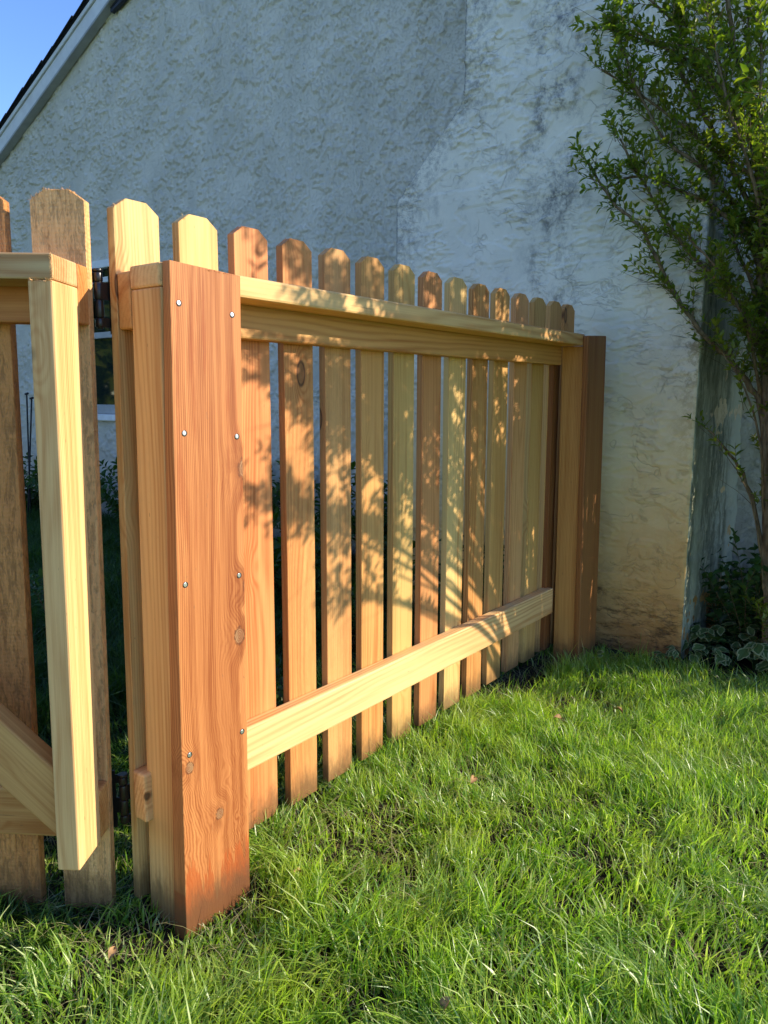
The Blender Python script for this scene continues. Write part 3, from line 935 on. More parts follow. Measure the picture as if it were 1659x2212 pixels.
M['grass'] = foliage_mat('grass', (0.10, 0.23, 0.02), (0.38, 0.52, 0.075), (0.40, 0.48, 0.08), 0.45, 0.36, 0.6, 6.0, (0.55, 0.60, 0.24))
M['grass_shade_tint'] = foliage_mat('grass_behind_shade_tint', (0.025, 0.065, 0.012), (0.06, 0.12, 0.022), (0.05, 0.10, 0.02), 0.35, 0.45, 0.35, 6.0)  # darker copy of the greens, shade behind the fence put into the colour
M['straw'] = foliage_mat('grass_straw', (0.30, 0.27, 0.12), (0.42, 0.36, 0.20), (0.32, 0.30, 0.12), 0.3, 0.5, 0.3)
M['leaf'] = foliage_mat('shrub_leaf', (0.075, 0.13, 0.018), (0.24, 0.29, 0.035), (0.28, 0.28, 0.035), 0.48, 0.38, 0.45, 7.0)
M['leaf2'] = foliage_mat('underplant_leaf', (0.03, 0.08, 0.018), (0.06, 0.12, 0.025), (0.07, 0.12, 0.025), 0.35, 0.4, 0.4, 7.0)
M['var_green'] = foliage_mat('variegated_green', (0.06, 0.11, 0.03), (0.10, 0.16, 0.045), (0.12, 0.17, 0.06), 0.3, 0.5, 0.3, 30.0)
M['var_cream'] = foliage_mat('variegated_cream', (0.26, 0.30, 0.14), (0.40, 0.42, 0.22), (0.30, 0.33, 0.16), 0.3, 0.5, 0.3, 30.0)

N = NT('bark')
tc = N.n('ShaderNodeTexCoord').outputs['Object']
a = N.noise(N.vm('MULTIPLY', tc, (60, 60, 14)), 1.0, 5, 0.7)
b = N.noise(tc, 9, 3, 0.6)
col = N.mix(N.step(a, 0.35, 0.65), rgb(0.09, 0.06, 0.032), rgb(0.25, 0.18, 0.10))
col = N.mix(N.step(b, 0.5, 0.75, 0, 0.5), col, rgb(0.16, 0.15, 0.10))
N.principled(col, 0.85, 0.2, a, 0.8, 0.004)
M['bark'] = N.m


# ------------------------------------------------------------------ lawn
def blades(P, H, W, az, leanv, curl, seg=3, zfun=ground_h):
    """vectorised curved tapering blades. returns V,F"""
    n = len(P)
    t = np.linspace(0, 1, seg + 1)
    dirx, diry = np.cos(az), np.sin(az)
    wx, wy = -np.sin(az + curl * 0.0), np.cos(az + curl * 0.0)
    tw = rng.uniform(-1.2, 1.2, n)
    wx, wy = np.cos(az + math.pi / 2 + tw), np.sin(az + math.pi / 2 + tw)
    z0 = zfun(P[:, 0], P[:, 1]) - 0.004
    rows = []
    for k, tt in enumerate(t):
        out = leanv * H * (tt ** 1.6) + curl * H * tt ** 3
        up = H * (tt - 0.28 * np.minimum(leanv + curl, 1.6) * tt ** 2.4)
        cx = P[:, 0] + dirx * out; cy = P[:, 1] + diry * out; cz = z0 + np.maximum(up, 0.003 * tt)
        w = W * (1 - tt ** 2.2) * 0.5
        if k < seg:
            rows.append(np.stack([cx - wx * w, cy - wy * w, cz], -1))
            rows.append(np.stack([cx + wx * w, cy + wy * w, cz], -1))
        else:
            rows.append(np.stack([cx, cy, cz], -1))
    V = np.stack(rows, 1)           # n, 2*seg+1, 3
    m = 2 * seg + 1
    base = (np.arange(n) * m)[:, None]
    fs = []
    for k in range(seg - 1):
        a = 2 * k
        fs.append(np.concatenate([base + a, base + a + 1, base + a + 3], 1))
        fs.append(np.concatenate([base + a, base + a + 3, base + a + 2], 1))
    a = 2 * (seg - 1)
    fs.append(np.concatenate([base + a, base + a + 1, base + a + 2], 1))
    return V.reshape(-1, 3), np.concatenate(fs, 0)


def scatter(x0, x1, y0, y1, dens):
    n = int((x1 - x0) * (y1 - y0) * dens)
    return np.stack([rng.uniform(x0, x1, n), rng.uniform(y0, y1, n)], -1)


def lawn_params(P, hs=1.0):
    n = len(P)
    cl = fbm(P[:, 0] * 5, P[:, 1] * 5, 3, 91)
    cl2 = fbm(P[:, 0] * 14, P[:, 1] * 14, 2, 95)
    H = (0.012 + 0.082 * cl + rng.uniform(-0.014, 0.020, n)) * hs
    tall = rng.random(n) < 0.05
    H = np.where(tall, H * rng.uniform(1.2, 1.65, n), H)
    W = rng.uniform(0.0020, 0.0054, n) * (0.75 + 0.25 * sst(np.hypot(P[:, 0] - 1, P[:, 1] + .78), 2.2, 1.0)) * np.where(rng.random(n) < 0.08, 1.5, 1.0)
    ang = fbm(P[:, 0] * 3, P[:, 1] * 3, 2, 101) * 10.0
    az = ang + rng.normal(0, 1.5, n)
    lean_ = np.abs(rng.normal(0.38, 0.30, n)) + 0.55 * sst(cl2, 0.5, 0.75)
    curl = np.abs(rng.normal(0.06, 0.14, n))
    # trodden / trimmed short round the post foot and under the gate
    foot = sst(np.hypot(P[:, 0] - 0.02, P[:, 1] - 0.02), 0.20, 0.05)
    under = sst(P[:, 0], 0.02, -0.06) * sst(P[:, 1], 0.30, 0.15) * sst(P[:, 1], -0.20, -0.10)
    H = H * (1 - 0.60 * foot) * (1 - 0.45 * under * (1 - foot))
    return H, W, az, lean_, curl


def keep(P, m):
    return P[m]


# visible front lawn
P = scatter(-0.75, 1.35, -0.75, 2.05, 33000)
dC = np.hypot(P[:, 0] - 1.01, P[:, 1] + 0.78)
x, y = P[:, 0], P[:, 1]
# thin out towards the soil bed by the chimney and away from the frame
m = (dC > 0.45)
edge_y = 1.91 + 0.06 * (fbm(x * 9, x * 0, 2, 7) - .5) + 0.08 * sst(x, 0.35, 0.6)
m &= (y < edge_y)
inside_posts = (x > -0.10) & (x < 0.004) & (y > 0.0) & (y < 0.15)
m &= ~inside_posts
m &= ~((x > -0.1) & (x < 0.01) & (y > 1.70) & (y < 1.90))
# sparse dusty strip just in front of the end pickets
bare = (x < 0.0 - 0.03) & (y > 1.25) & (y < 1.75)
m &= ~(bare & (rng.random(len(x)) < 0.93))
# frame wedge: keep full density only where it can be seen, plus a margin
d = np.stack([x - 1.0128, y + 0.7801], -1)
fx_ = d @ np.array([-math.sin(yw), math.cos(yw)]); rx_ = d @ np.array([math.cos(yw), math.sin(yw)])
vis = (np.abs(rx_) < fx_ * 0.5 + 0.30) & (fx_ > 0.75)
m &= vis | (rng.random(len(x)) < 0.22)
# density falls with distance
dens_keep = np.clip(1.25 - 0.28 * np.maximum(dC - 1.0, 0), 0.5, 1.0)
m &= rng.random(len(x)) < dens_keep
m &= ~((x < -0.13) & (rng.random(len(x)) < 0.45))
P = P[m]
gap = sst(fbm(P[:, 0] * 16, P[:, 1] * 16, 3, 111), 0.38, 0.56)
P = P[rng.random(len(P)) < 0.30 + 0.70 * gap]
H, W, az, le, cu = lawn_params(P)
V, Fc = blades(P, H, W, az, le, cu, 3)
print('blades', len(P))
o = np_mesh('lawn_grass', V, Fc, M['grass'])
o['kind'] = 'stuff'
o['label'] = 'lush unmown green lawn grass in front of the cedar fence'
# outer lawn, both sides of the fence
P1 = scatter(-6.5, -0.16, -2.0, 2.62, 4200)
P2 = scatter(1.35, 3.2, -1.5, 2.6, 13000)
P3 = scatter(-0.75, 1.35, -2.2, -0.75, 9000)
P4 = scatter(-2.6, -0.16, -0.75, 2.60, 9000)
P = np.concatenate([P1, P2, P3, P4])
H, W, az, le, cu = lawn_params(P, 1.25)
W *= 1.5
bh = P[:, 0] < -0.15
V, Fc = blades(P[~bh], H[~bh], W[~bh], az[~bh], le[~bh], cu[~bh], 2)
o = np_mesh('lawn_grass', V, Fc, M['grass'])
o['kind'] = 'stuff'
o['label'] = 'sunny lawn grass spreading out beyond the right edge of the picture'
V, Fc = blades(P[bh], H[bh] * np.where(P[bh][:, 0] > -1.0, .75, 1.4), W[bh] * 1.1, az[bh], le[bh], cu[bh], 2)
o = np_mesh('shade_tinted_grass', V, Fc, M['grass_shade_tint'])
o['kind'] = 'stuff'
o['label'] = 'longer grass growing behind the fence and gate, shade put into its colour'
# dead straw blades lying in the turf
P = scatter(-0.5, 1.2, -0.5, 1.9, 2600)
n = len(P)
V, Fc = blades(P, rng.uniform(0.03, 0.07, n), rng.uniform(0.0012, 0.0024, n), rng.uniform(0, 6.28, n), rng.uniform(0.7, 1.7, n), rng.uniform(0, .4, n), 3)
o = np_mesh('dead_grass', V, Fc, M['straw'])
o['kind'] = 'stuff'
o['label'] = 'pale straw-coloured dead blades scattered through the lawn'


# ------------------------------------------------------------------ leaves
def leaf_cloud(P, D, Nn, Ls, Ws, fold=0.25, curl=0.15):
    """P base (n,3), D direction, Nn normal, length, width. 6 verts, 4 tris each."""
    D = D / np.linalg.norm(D, axis=1, keepdims=True)
    S = np.cross(D, Nn); S /= (np.linalg.norm(S, axis=1, keepdims=True) + 1e-9)
    U = np.cross(S, D)
    L = Ls[:, None]; W = Ws[:, None]
    v0 = P
    v1 = P + D * L * 0.30 + S * W * 0.46 + U * W * fold
    v2 = P + D * L * 0.30 - S * W * 0.46 + U * W * fold
    v3 = P + D * L * 0.68 + S * W * 0.40 + U * (W * fold - L * curl * 0.4)
    v4 = P + D * L * 0.68 - S * W * 0.40 + U * (W * fold - L * curl * 0.4)
    v5 = P + D * L - U * L * curl
    v6 = P + D * L * 0.5 - U * L * curl * 0.1
    V = np.stack([v0, v1, v2, v3, v4, v5, v6], 1)
    b = (np.arange(len(P)) * 7)[:, None]
    T = [(0, 6, 1), (0, 2, 6), (1, 6, 3), (2, 4, 6), (3, 6, 5), (4, 5, 6)]
    Fc = np.concatenate([np.concatenate([b + t[0], b + t[1], b + t[2]], 1) for t in T], 0)
    return V.reshape(-1, 3), Fc


def tube_data(pts, radii, sides=6):
    pts = [Vector(p) for p in pts]
    V = []; Fc = []
    for i, p in enumerate(pts):
        d = (pts[min(i + 1, len(pts) - 1)] - pts[max(i - 1, 0)])
        if d.length < 1e-9:
            d = Vector((0, 0, 1))
        q = d.to_track_quat('Z', 'Y')
        for k in range(sides):
            a = 2 * math.pi * k / sides
            V.append(p + q @ Vector((math.cos(a) * radii[i], math.sin(a) * radii[i], 0)))
    for i in range(len(pts) - 1):
        for k in range(sides):
            a = i * sides + k; b = i * sides + (k + 1) % sides
            Fc.append((a, b, b + sides, a + sides))
    return V, Fc


def smooth_path(pts, r, sub=4, wob=0.006):
    """Catmull-Rom through the points with a little wobble"""
    P = [Vector(p) for p in pts]
    out = []
    for i in range(len(P) - 1):
        p0 = P[max(i - 1, 0)]; p1 = P[i]; p2 = P[i + 1]; p3 = P[min(i + 2, len(P) - 1)]
        for s in range(sub):
            t = s / sub
            q = 0.5 * ((2 * p1) + (-p0 + p2) * t + (2 * p0 - 5 * p1 + 4 * p2 - p3) * t * t + (-p0 + 3 * p1 - 3 * p2 + p3) * t ** 3)
            if i or s:
                q += Vector((r.uniform(-1, 1), r.uniform(-1, 1), r.uniform(-1, 1))) * wob
            out.append(q)
    out.append(P[-1])
    return out


# ------------------------------------------------------------------ the tall shrub at the chimney corner
shrub = empty('tall_shrub', (0.62, 2.16, 0), 'tall loose many-stemmed shrub with small glossy leaves beside the chimney corner', 'shrub')
SO = Vector((0.62, 2.16, 0))
root = (0.585, 2.12, 0.0)
stems = [
    # (points, r0, r1, leafiness)
    ([(0.56, 2.10, -.03), (0.54, 2.08, 0.085), (0.51, 2.08, 0.518), (0.473, 2.078, 0.879), (0.432, 2.057, 0.977), (0.363, 2.018, 1.087), (0.277, 1.968, 1.173), (0.18, 1.914, 1.336), (0.119, 1.88, 1.472), (0.078, 1.856, 1.531), (0.009, 1.815, 1.599), (-0.073, 1.8, 1.732)], .015, .0035, 1),
    ([(0.57, 2.12, -.03), (0.529, 2.08, 0.25), (0.488, 2.072, 0.516), (0.429, 2.043, 0.692), (0.379, 2.015, 0.772), (0.324, 1.984, 0.838)], .011, .003, .5),
    ([(0.585, 2.14, -.03), (0.526, 2.08, 0.413), (0.464, 2.078, 1.014), (0.432, 2.069, 1.256), (0.377, 2.04, 1.403), (0.319, 2.008, 1.522)], .015, .003, .8),
    ([(0.60, 2.13, -.03), (0.512, 2.08, 0.731), (0.44, 2.08, 1.25), (0.416, 2.078, 1.704), (0.356, 2.05, 1.954), (0.316, 2.03, 2.074), (0.275, 2.012, 2.294), (0.22, 2.0, 2.7)], .017, .005, 1),
    ([(0.61, 2.16, -.03), (0.471, 2.08, 1.191), (0.401, 2.069, 1.704), (0.322, 2.026, 1.891), (0.275, 2.001, 2.029), (0.221, 1.976, 2.295), (0.15, 1.95, 2.6)], .016, .004, 1),
    ([(0.474, 2.08, 1.25), (0.381, 2.048, 1.519), (0.285, 1.992, 1.662), (0.221, 1.954, 1.722), (0.139, 1.904, 1.799), (0.046, 1.851, 1.991), (-0.003, 1.824, 2.136)], .010, .003, 1.2),
    ([(0.465, 2.08, 1.40), (0.314, 2.006, 1.558), (0.186, 1.928, 1.632), (0.083, 1.864, 1.674), (0.001, 1.824, 1.646)], .009, .003, 1.2),
    ([(0.46, 2.08, 1.101), (0.374, 2.033, 1.265), (0.201, 1.931, 1.472), (0.105, 1.877, 1.634), (0.026, 1.832, 1.792)], .009, .003, 1.2),
    ([(0.433, 2.08, 1.491), (0.304, 2.008, 1.756), (0.183, 1.939, 1.987), (0.173, 1.939, 2.155), (0.123, 1.912, 2.40)], .009, .004, 1.2),
    ([(0.40, 2.072, 1.783), (0.213, 1.96, 2.016), (0.086, 1.88, 2.091), (-0.041, 1.8, 2.137)], .007, .0025, 1.4),
    ([(0.437, 2.08, 1.636), (0.292, 2.0, 1.742), (0.121, 1.896, 1.891), (-0.035, 1.8, 2.009)], .007, .0025, 1.4),
    ([(0.42, 2.07, 1.70), (0.25, 2.0, 2.0), (0.12, 1.90, 2.18), (-0.02, 1.83, 2.30)], .007, .0025, 1.3),
    ([(0.45, 2.08, 1.35), (0.42, 1.95, 1.62), (0.36, 1.88, 1.80), (0.30, 1.84, 2.02), (0.26, 1.80, 2.2)], .008, .0025, 1.2),
    ([(0.46, 2.08, 0.95), (0.44, 1.95, 1.15), (0.36, 1.86, 1.33), (0.27, 1.82, 1.45)], .007, .0025, 1.0),
    ([(0.50, 2.08, 0.9), (0.50, 2.02, 1.3), (0.45, 1.97, 1.62), (0.42, 1.93, 1.95), (0.40, 1.9, 2.3)], .008, .0025, 1.0),
    ([(0.52, 2.10, 1.0), (0.46, 2.10, 1.5), (0.38, 2.08, 1.8), (0.34, 2.05, 2.2), (0.33, 2.0, 2.5)], .008, .0025, 1.0),
    ([(0.50, 2.08, 0.55), (0.49, 1.98, 0.80), (0.44, 1.92, 0.98), (0.37, 1.90, 1.10)], .005, .002, 1.0),
    ([(0.52, 2.05, 0.3), (0.50, 1.98, 0.52), (0.46, 1.95, 0.66), (0.41, 1.94, 0.74)], .004, .0015, 1.1),
]
NVIS = 18
rr = random.Random(21)
# out-of-frame part : stems leaning towards the lawn and the sun side
TE, TA = math.tan(rad(SUN_EL)), rad(SUN_AZ)
for k in range(118):
    if k < 58:                                              # loose part : dappled shade
        u = (k + .5) / 58
        tx = rr.uniform(.72, 1.20)
        yf = .28 + 0.98 * u ** .9 + rr.uniform(-.06, .05)    # where on the fence its shade falls
        zf = rr.uniform(.70, 1.28) if u < .2 else rr.uniform(.30, 1.32)
    else:                                                   # dense part next to the stems
        tx = rr.uniform(.64, .92)
        yf = rr.uniform(1.27, 1.95)
        zf = rr.uniform(.10, 1.36)
    hd = (tx + .128) / math.cos(TA)
    ex_, ey_, hgt = tx, yf + hd * math.sin(TA), zf + hd * TE
    mid = (0.62 + (ex_ - 0.62) * 0.30, 2.16 + (ey_ - 2.16) * 0.28, hgt * 0.5)
    mid2 = (0.62 + (ex_ - 0.62) * 0.68, 2.16 + (ey_ - 2.16) * 0.65, hgt * 0.82)
    stems.append(([(0.62 + rr.uniform(-.03, .06), 2.16 + rr.uniform(-.04, .04), -.03), mid, mid2, (ex_, ey_, hgt)], .009 if k < 58 else .006, .0025, 1.0 if k < 26 else (.70 if k < 58 else 1.9)))
LV_P, LV_D, LV_N, LV_L, LV_W = [], [], [], [], []
twV, twF = [], []


def add_tw(pts, radii, sides=4):
    V_, F_ = tube_data(pts, radii, sides)
    b = len(twV)
    twV.extend(V_); twF.extend([tuple(i + b for i in f) for f in F_])


def put_leaf(p, d, L, r):
    n = Vector((r.uniform(-.6, .6), r.uniform(-.6, .6), 1)).normalized()
    LV_P.append(p); LV_D.append(d); LV_N.append(n); LV_L.append(L); LV_W.append(L * r.uniform(.36, .46))


def leafy(p, d, length, r, dens=1.0):
    """a twig with opposite leaf pairs / whorls"""
    n = max(2, int(length / 0.020))
    pts = [p]
    q = Vector(p); dd = Vector(d).normalized()
    for i in range(n):
        dd = (dd + Vector((r.uniform(-.16, .16), r.uniform(-.16, .16), r.uniform(-.06, .18)))).normalized()
        q = q + dd * (length / n)
        pts.append(q.copy())
    add_tw(pts, [0.0014 * (1 - .6 * i / n) for i in range(n + 1)], 3)
    for i in range(1, n + 1):
        if r.random() > 0.95 * dens:
            continue
        dd = (pts[i] - pts[i - 1]).normalized()
        side = dd.cross(Vector((r.uniform(-1, 1), r.uniform(-1, 1), r.uniform(-1, 1)))).normalized()
        k = 2 if i < n else 4
        for j in range(k):
            s = Matrix.Rotation(math.pi * 2 * j / k + r.uniform(-.4, .4), 3, dd) @ side
            ld = (dd * r.uniform(.5, 1.0) + s * r.uniform(.6, 1.0) + Vector((0, 0, .15))).normalized()
            put_leaf(pts[i], ld, r.uniform(.015, .035), r)


for si, (pts, r0, r1, lf) in enumerate(stems):
    sp = smooth_path(pts, rr, 4, 0.004)
    sp = [p - SO for p in sp]
    n = len(sp)
    radii = [r0 + (r1 - r0) * (i / (n - 1)) ** 0.8 for i in range(n)]
    # knobbly nodes
    radii = [x * rr.uniform(.92, 1.12) for x in radii]
    V_, F_ = tube_data(sp, radii, 8)
    mesh_obj('branch', V_, F_, M['bark'], shrub, smooth=True)
    total = sum((sp[i + 1] - sp[i]).length for i in range(n - 1))
    visible = si < NVIS
    # side twigs
    step = 0.0165 / max(lf, .3)
    acc = 0
    for i in range(n - 1):
        segl = (sp[i + 1] - sp[i]).length
        acc += segl
        while acc > step:
            acc -= step
            p = sp[i].lerp(sp[i + 1], rr.random())
            zz_ = p.z
            frac = i / (n - 1)
            if zz_ < 1.0 and rr.random() < (0.86 if visible else 0.93):
                continue
            if frac < (0.25 if visible else 0.62) and rr.random() < (0.55 if visible else (0.95 if r0 > .008 else .75)):
                continue
            d0 = (sp[i + 1] - sp[i]).normalized()
            if visible:
                out = Vector((rr.uniform(-1.0, .7), rr.uniform(-1.0, .35), rr.uniform(-.1, .9)))
            else:
                out = Vector((rr.uniform(-.9, 1), rr.uniform(-1, .9), rr.uniform(-.2, .9)))
            d1 = (d0 * 0.5 + out).normalized()
            Lt = rr.uniform(.05, .20) * (1 - .35 * frac) * (1.0 if visible else 1.35)
            leafy(p, d1, Lt, rr)
            if rr.random() < .40:
                q = p + d1 * Lt * .4
                leafy(q, (d1 + Vector((rr.uniform(-1, 1), rr.uniform(-1, .6), rr.uniform(-.2, .8)))).normalized(), Lt * .6, rr)
            if rr.random() < .35:      # bare fine twig
                dd = (d0 + Vector((rr.uniform(-1.2, 1), rr.uniform(-1, 1), rr.uniform(-.7, .8)))).normalized()
                q = p.copy(); tp = [q.copy()]
                Lb = rr.uniform(.06, .22)
                for _ in range(4):
                    dd = (dd + Vector((rr.uniform(-.15, .15), rr.uniform(-.15, .15), rr.uniform(-.1, .15)))).normalized()
                    q = q + dd * Lb / 4; tp.append(q.copy())
                add_tw(tp, [.0011, .0009, .0008, .0006, .0004], 3)
    leafy(sp[-1], (sp[-1] - sp[-2]).normalized(), .08, rr)
tw = np_mesh('twigs', np.array([tuple(v) for v in twV]), np.array(twF), M['bark'], shrub, smooth=True)
tw['kind'] = 'stuff'
V, Fc = leaf_cloud(np.array(LV_P), np.array(LV_D), np.array(LV_N), np.array(LV_L), np.array(LV_W))
lv = np_mesh('foliage', V, Fc, M['leaf'], shrub)
lv['kind'] = 'stuff'
print('shrub leaves', len(LV_P))


# ------------------------------------------------------------------ low leafy underplants
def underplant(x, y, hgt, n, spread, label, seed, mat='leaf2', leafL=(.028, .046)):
    r = random.Random(seed)
    global twV, twF, LV_P, LV_D, LV_N, LV_L, LV_W
    twV, twF = [], []
    LV_P, LV_D, LV_N, LV_L, LV_W = [], [], [], [], []
    e = empty('underplant', (x, y, float(ground_h(np.array(x), np.array(y)))), label, 'plant', group='leafy plants under the tall shrub')
    for _ in range(n):
        a = r.uniform(0, 6.28)
        d = Vector((math.cos(a) * spread, math.sin(a) * spread, 1)).normalized()
        L = hgt * r.uniform(.55, 1.05)
        m = max(4, int(L / .028))
        pts = [Vector((r.uniform(-.03, .03), r.uniform(-.03, .03), -0.01))]
        for i in range(m):
            d = (d + Vector((r.uniform(-.12, .12), r.uniform(-.12, .12), r.uniform(-.08, .04)))).normalized()
            pts.append(pts[-1] + d * L / m)
        add_tw(pts, [.002 * (1 - .7 * i / m) for i in range(m + 1)], 4)
        for i in range(1, m + 1):
            side = d.cross(Vector((r.uniform(-1, 1), r.uniform(-1, 1), .2))).normalized()
            for s in (1, -1):
                ld = (side * s + Vector((0, 0, r.uniform(-.1, .5))) + d * .3).normalized()
                put_leaf(pts[i], ld, r.uniform(*leafL), r)
            if i == m:
                put_leaf(pts[i], d, r.uniform(*leafL), r)
    sm_ = np_mesh('stem', np.array([tuple(v) for v in twV]), np.array(twF), M['bark'], e)
    sm_['kind'] = 'stuff'
    W = np.array(LV_W) * 1.35
    V, Fc = leaf_cloud(np.array(LV_P), np.array(LV_D), np.array(LV_N), np.array(LV_L), W)
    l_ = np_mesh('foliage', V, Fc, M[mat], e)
    l_['kind'] = 'stuff'
    return e


underplant(0.37, 2.30, 0.34, 16, .55, 'dark green bushy plant against the mossy side of the chimney', 1)
underplant(0.47, 2.20, 0.52, 14, .35, 'tallest dark green seedling clump at the foot of the shrub', 2)
underplant(0.42, 2.50, 0.40, 14, .6, 'dark green plant deepest in the corner behind the shrub', 3)
underplant(0.62, 2.40, 0.45, 16, .6, 'bushy green plant under the right edge of the shrub', 4)
underplant(0.31, 2.16, 0.17, 9, .8, 'small low dark plant touching the chimney corner', 5)
underplant(0.85, 2.20, 0.55, 16, .6, 'leafy plant right of the shrub stems', 6)
underplant(1.15, 2.35, 0.70, 26, .42, 'tallest bushy plant right of the shrub towards the house corner', 9, 'leaf', (.03, .05))


# ------------------------------------------------------------------ variegated ground cover (each leaf its own piece)
def var_leaf_mesh(seed):
    r = random.Random(seed)
    out = [(0, 0), (.17, .10), (.31, .26), (.37, .44), (.30, .64), (.22, .70), (.13, .87), (0, 1.0)]
    ring = [(x * (1 + r.uniform(-.1, .1)), y) for x, y in out]
    full = ring + [(-x * (1 + r.uniform(-.1, .1)), y) for x, y in out[-2:0:-1]]
    inner = [(x * r.uniform(.50, .93), .05 + y * r.uniform(.80, .95)) for x, y in full]
    n = len(full)
    V = [(x, y, .10 * abs(x) - .12 * y * y) for x, y in full] + [(x, y, .10 * abs(x) - .12 * y * y + .002) for x, y in inner] + [(0, .5, -.05)]
    Fc, mi = [], []
    for i in range(n):
        j = (i + 1) % n
        Fc.append((i, j, n + j, n + i)); mi.append(1)
        Fc.append((n + i, n + j, 2 * n)); mi.append(0)
    me = bpy.data.meshes.new('leaf')
    me.from_pydata(V, [], Fc)
    me.materials.append(M['var_green']); me.materials.append(M['var_cream'])
    me.polygons.foreach_set('material_index', mi)
    me.update()
    return me


vleaf = [var_leaf_mesh(s) for s in range(4)]
stem_me = None
rv_ = random.Random(77)


def var_plant(x, y, n, h, label, leafL=(.028, .042)):
    z0 = float(ground_h(np.array(x), np.array(y)))
    e = empty('variegated_plant', (x, y, z0), label, 'plant', group='variegated ground cover below the shrub')
    V_, F_ = [], []
    for i in range(n):
        a = rv_.uniform(0, 6.28)
        d = rv_.uniform(.01, .055)
        hh = h * rv_.uniform(.45, 1.0)
        tip = Vector((math.cos(a) * d, math.sin(a) * d, hh))
        v, f = tube_data([(0, 0, -.01), tip * .5 + Vector((0, 0, .01)), tip], [.0012, .001, .0008], 4)
        b = len(V_); V_ += v; F_ += [tuple(q + b for q in ff) for ff in f]
        L = rv_.uniform(*leafL)
        for s in ((0,) if rv_.random() < .35 else (-1, 0, 1)):
            o = bpy.data.objects.new('leaf', rv_.choice(vleaf))
            C.objects.link(o); o.parent = e
            o.location = tip
            o.rotation_euler = Euler((rv_.uniform(-.75, .05), rv_.uniform(-.35, .35), a - math.pi / 2 + s * 1.15 + rv_.uniform(-.3, .3)))
            k = L * (1.0 if s == 0 else .85)
            o.scale = (k * rv_.uniform(.85, 1.1), k, k)
    mesh_obj('stems', V_, F_, M['leaf2'], e)
    return e


vp = [(0.235, 1.93, 5, .04, 'small variegated plant at the foot of the chimney, left of its corner', (.018, .026)),
      (0.30, 1.965, 6, .05, 'variegated plant right at the chimney corner', (.02, .03)),
      (0.37, 2.00, 7, .07, 'cream-edged plant just right of the chimney corner', (.026, .038)),
      (0.345, 2.10, 8, .11, 'taller cream-edged plant beside the mossy chimney side', (.032, .042)),
      (0.44, 2.02, 8, .07, 'variegated plant at the lawn edge under the shrub', (.028, .04)),
      (0.43, 2.13, 9, .11, 'variegated clump in the middle of the bed', (.032, .045)),
      (0.51, 2.05, 8, .09, 'variegated plant in front of the shrub stems', (.03, .045)),
      (0.52, 2.17, 8, .13, 'variegated plant left of the thickest stem', (.034, .046)),
      (0.58, 2.02, 7, .08, 'variegated plant at the right edge of the picture by the lawn', (.03, .042)),
      (0.60, 2.12, 8, .15, 'large bright-edged variegated leaves at the right edge of the picture', (.036, .05)),
      (0.41, 2.24, 7, .10, 'shaded variegated plant deep in the bed', (.03, .042)),
      (0.67, 2.05, 7, .09, 'variegated plant right of the stems at the lawn edge', (.03, .042)),
      (0.75, 2.12, 8, .12, 'outermost variegated plant right of the shrub', (.032, .045)),
      (0.33, 2.03, 6, .06, 'low variegated plant between the chimney corner and the lawn', (.024, .034))]
vp = [(x, y, n + 1, h * 1.25, lb, (ll[0] * 1.55, ll[1] * 1.6)) for (x, y, n, h, lb, ll) in vp]
for (x, y, n, h, lb, ll) in vp:
    var_plant(x, y, n, h, lb, ll)

# single pale weed in the sunny grass in front of the end post
e = empty('weed', (0.050, 1.735, float(ground_h(np.array(.05), np.array(1.735)))), 'small pale-leaved variegated weed standing in the sunlit grass before the end post', 'weed')
for (dx, dy, dz, rz, rx, L) in [(-.008, -.005, .062, 1.7, .55, .034), (.010, .004, .060, -1.4, .5, .03), (.004, -.006, .048, -2.6, .2, .022), (.016, .0, .05, -.9, .3, .02)]:
    o = bpy.data.objects.new('leaf', vleaf[1]); C.objects.link(o); o.parent = e
    o.location = (dx, dy, dz); o.rotation_euler = (rx, .5, rz); o.scale = (L, L, L)
v, f = tube_data([(0, 0, -.01), (.002, 0, .03), (.0, 0, .06)], [.0011, .001, .0008], 4)
mesh_obj('stems', v, f, M['var_green'], e)


# dry fallen leaves in the turf
def dry_leaf(x, y, z, rot, L, label):
    r = random.Random(int(x * 1000) + 5)
    V_, F_ = [], []
    n = 6
    for i in range(n + 1):
        t = i / n
        w = math.sin(math.pi * (t * .92 + .04)) * .32 * (1 + .25 * math.sin(t * 19))
        cz = .30 * math.sin(t * 3.0)
        V_ += [(-w, t, cz + .22), (0, t, cz), (w, t, cz + .25)]
    for i in range(n):
        a = i * 3
        F_ += [(a, a + 1, a + 4, a + 3), (a + 1, a + 2, a + 5, a + 4)]
    V_ = [(x_ * L, y_ * L, z_ * L) for x_, y_, z_ in V_]
    o = mesh_obj('dry_leaf', V_, F_, M['dry_leaf'], None, True)
    o.location = (x, y, float(ground_h(np.array(x), np.array(y))) + z)
    o.rotation_euler = rot
    o['label'] = label; o['category'] = 'leaf'; o['group'] = 'dry fallen leaves in the lawn'


dry_leaf(-0.022, -0.144, .036, (.35, .3, .6), .022, 'curled brown dry leaf in the grass below the gate')
dry_leaf(0.470, 0.100, .034, (1.0, .2, -.4), .026, 'brown leaf standing upright near the bottom edge of the picture')
dry_leaf(0.300, 1.332, .040, (.1, .3, 1.6), .028, 'yellowish dry leaf in the grass right of the bottom rail')
dry_leaf(0.157, 0.707, .036, (.2, .5, .3), .026, 'small dry leaf in the middle of the lawn')
dry_leaf(0.180, 1.175, .040, (.3, -.4, 2.2), .024, 'small pale dry leaf in the upper lawn')
dry_leaf(0.075, 0.215, .035, (.4, .2, 2.9), .022, 'tiny brown leaf beside the red post board')

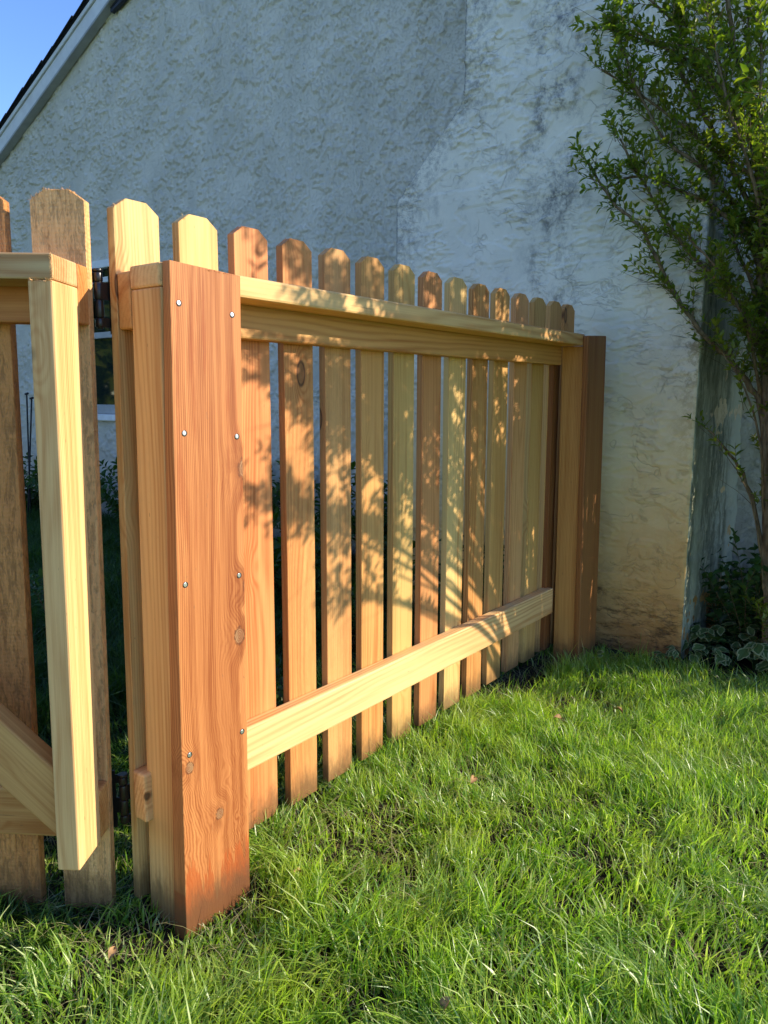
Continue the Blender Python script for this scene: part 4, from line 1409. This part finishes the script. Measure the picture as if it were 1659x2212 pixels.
# plants and things in the shade behind the fence
def weed_tall(x, y, h, n, label, seed):
    underplant(x, y, h, n, .22, label, seed)['group'] = 'tall weeds in the shade behind the gate'


weed_tall(-2.05, 1.55, 0.62, 7, 'tall leafy weed in the slot between gate and fence', 31)
weed_tall(-2.45, 1.95, 0.55, 8, 'dark weed against the stucco wall below the window', 32)
weed_tall(-0.42, 0.62, 0.26, 10, 'dark low weed close behind the second picket gap', 33)
weed_tall(-0.75, 1.35, 0.34, 12, 'weed behind the middle of the fence', 34)
weed_tall(-1.7, 0.75, 0.30, 12, 'low bushy weed behind the gate', 35)
for i, (x, y, h, lb) in enumerate([(-1.15, 2.30, .62, 'dark weeds by the wall seen through the right-hand picket gaps'), (-1.75, 2.35, .70, 'dark weeds by the wall behind the middle pickets'),
                                   (-2.35, 2.30, .66, 'dark bushy weed by the wall behind the third and fourth pickets'), (-2.95, 2.35, .75, 'tall dark weed by the wall right of the window'),
                                   (-3.55, 2.40, .60, 'dark weed just right of the window sill'), (-4.25, 2.35, .50, 'low dark weed under the window'), (-4.85, 2.35, .62, 'dark weed left of the window behind the gate'),
                                   (-0.55, 1.75, .42, 'dark weed behind the last pickets'), (-1.30, 1.65, .50, 'dark weed half way between fence and wall')]):
    underplant(x, y, h, 30, .55, lb, 50 + i, 'grass_shade_tint', (.035, .06))['group'] = 'tall weeds in the shade behind the gate'
# thin bent steel stakes leaning at the wall
for (p0, p1, lb) in [((-4.56, 2.2, .0), (-4.50, 2.2, .962), 'left of two thin black steel stakes leaning by the house wall'),
                     ((-4.53, 2.16, .0), (-4.435, 2.2, .930), 'right of two thin black steel stakes leaning by the house wall')]:
    e = empty('steel_stake', p0, lb, 'stake', group='thin steel stakes by the wall')
    d = Vector(p1) - Vector(p0)
    cyl('rod', e, (0, 0, 0), tuple(d), .006, M['rod'], 8)
    cyl('head', e, tuple(d + Vector((-.02, 0, 0))), tuple(d + Vector((.02, 0, .006))), .008, M['rod'], 8)


# ------------------------------------------------------------------ garden trees on the far side of the lawn (they show in the window pane)
def garden_tree(x, y, h, rcrown, label, seed):
    r = np.random.default_rng(seed)
    e = empty('garden_tree', (x, y, 0), label, 'tree', group='garden trees across the lawn')
    n = 9000
    c = r.normal(0, 1, (n, 3)); c /= np.linalg.norm(c, axis=1, keepdims=True)
    lob = 1 + .28 * np.sin(c[:, 0] * 5 + seed) * np.cos(c[:, 1] * 6) + .15 * np.sin(c[:, 2] * 9)
    rad_ = (r.random(n) ** .45) * lob
    Pn = c * rad_[:, None] * np.array([rcrown, rcrown, h * .47]) + np.array([0, 0, h * .50])
    D = c + r.normal(0, .6, (n, 3)); Nn = r.normal(0, 1, (n, 3))
    L = r.uniform(.22, .42, n)
    V, Fc = leaf_cloud(Pn, D, Nn, L, L * .6)
    o = np_mesh('crown', V, Fc, M['leaf'], e); o['kind'] = 'stuff'
    v, f = tube_data([(0, 0, -.1), (.05, 0, h * .3), (0, .05, h * .7)], [.16, .12, .05], 10)
    mesh_obj('trunk', v, f, M['bark'], e, True)


for i, (x, y, h, rc, lb) in enumerate([(-13.5, -2.6, 7.5, 2.6, 'big round garden tree farthest left, behind the gate side of the lawn'), (-11.5, -6.5, 7.0, 2.6, 'second garden tree from the left across the lawn')]):
    garden_tree(x, y, h, rc, lb, 300 + i)
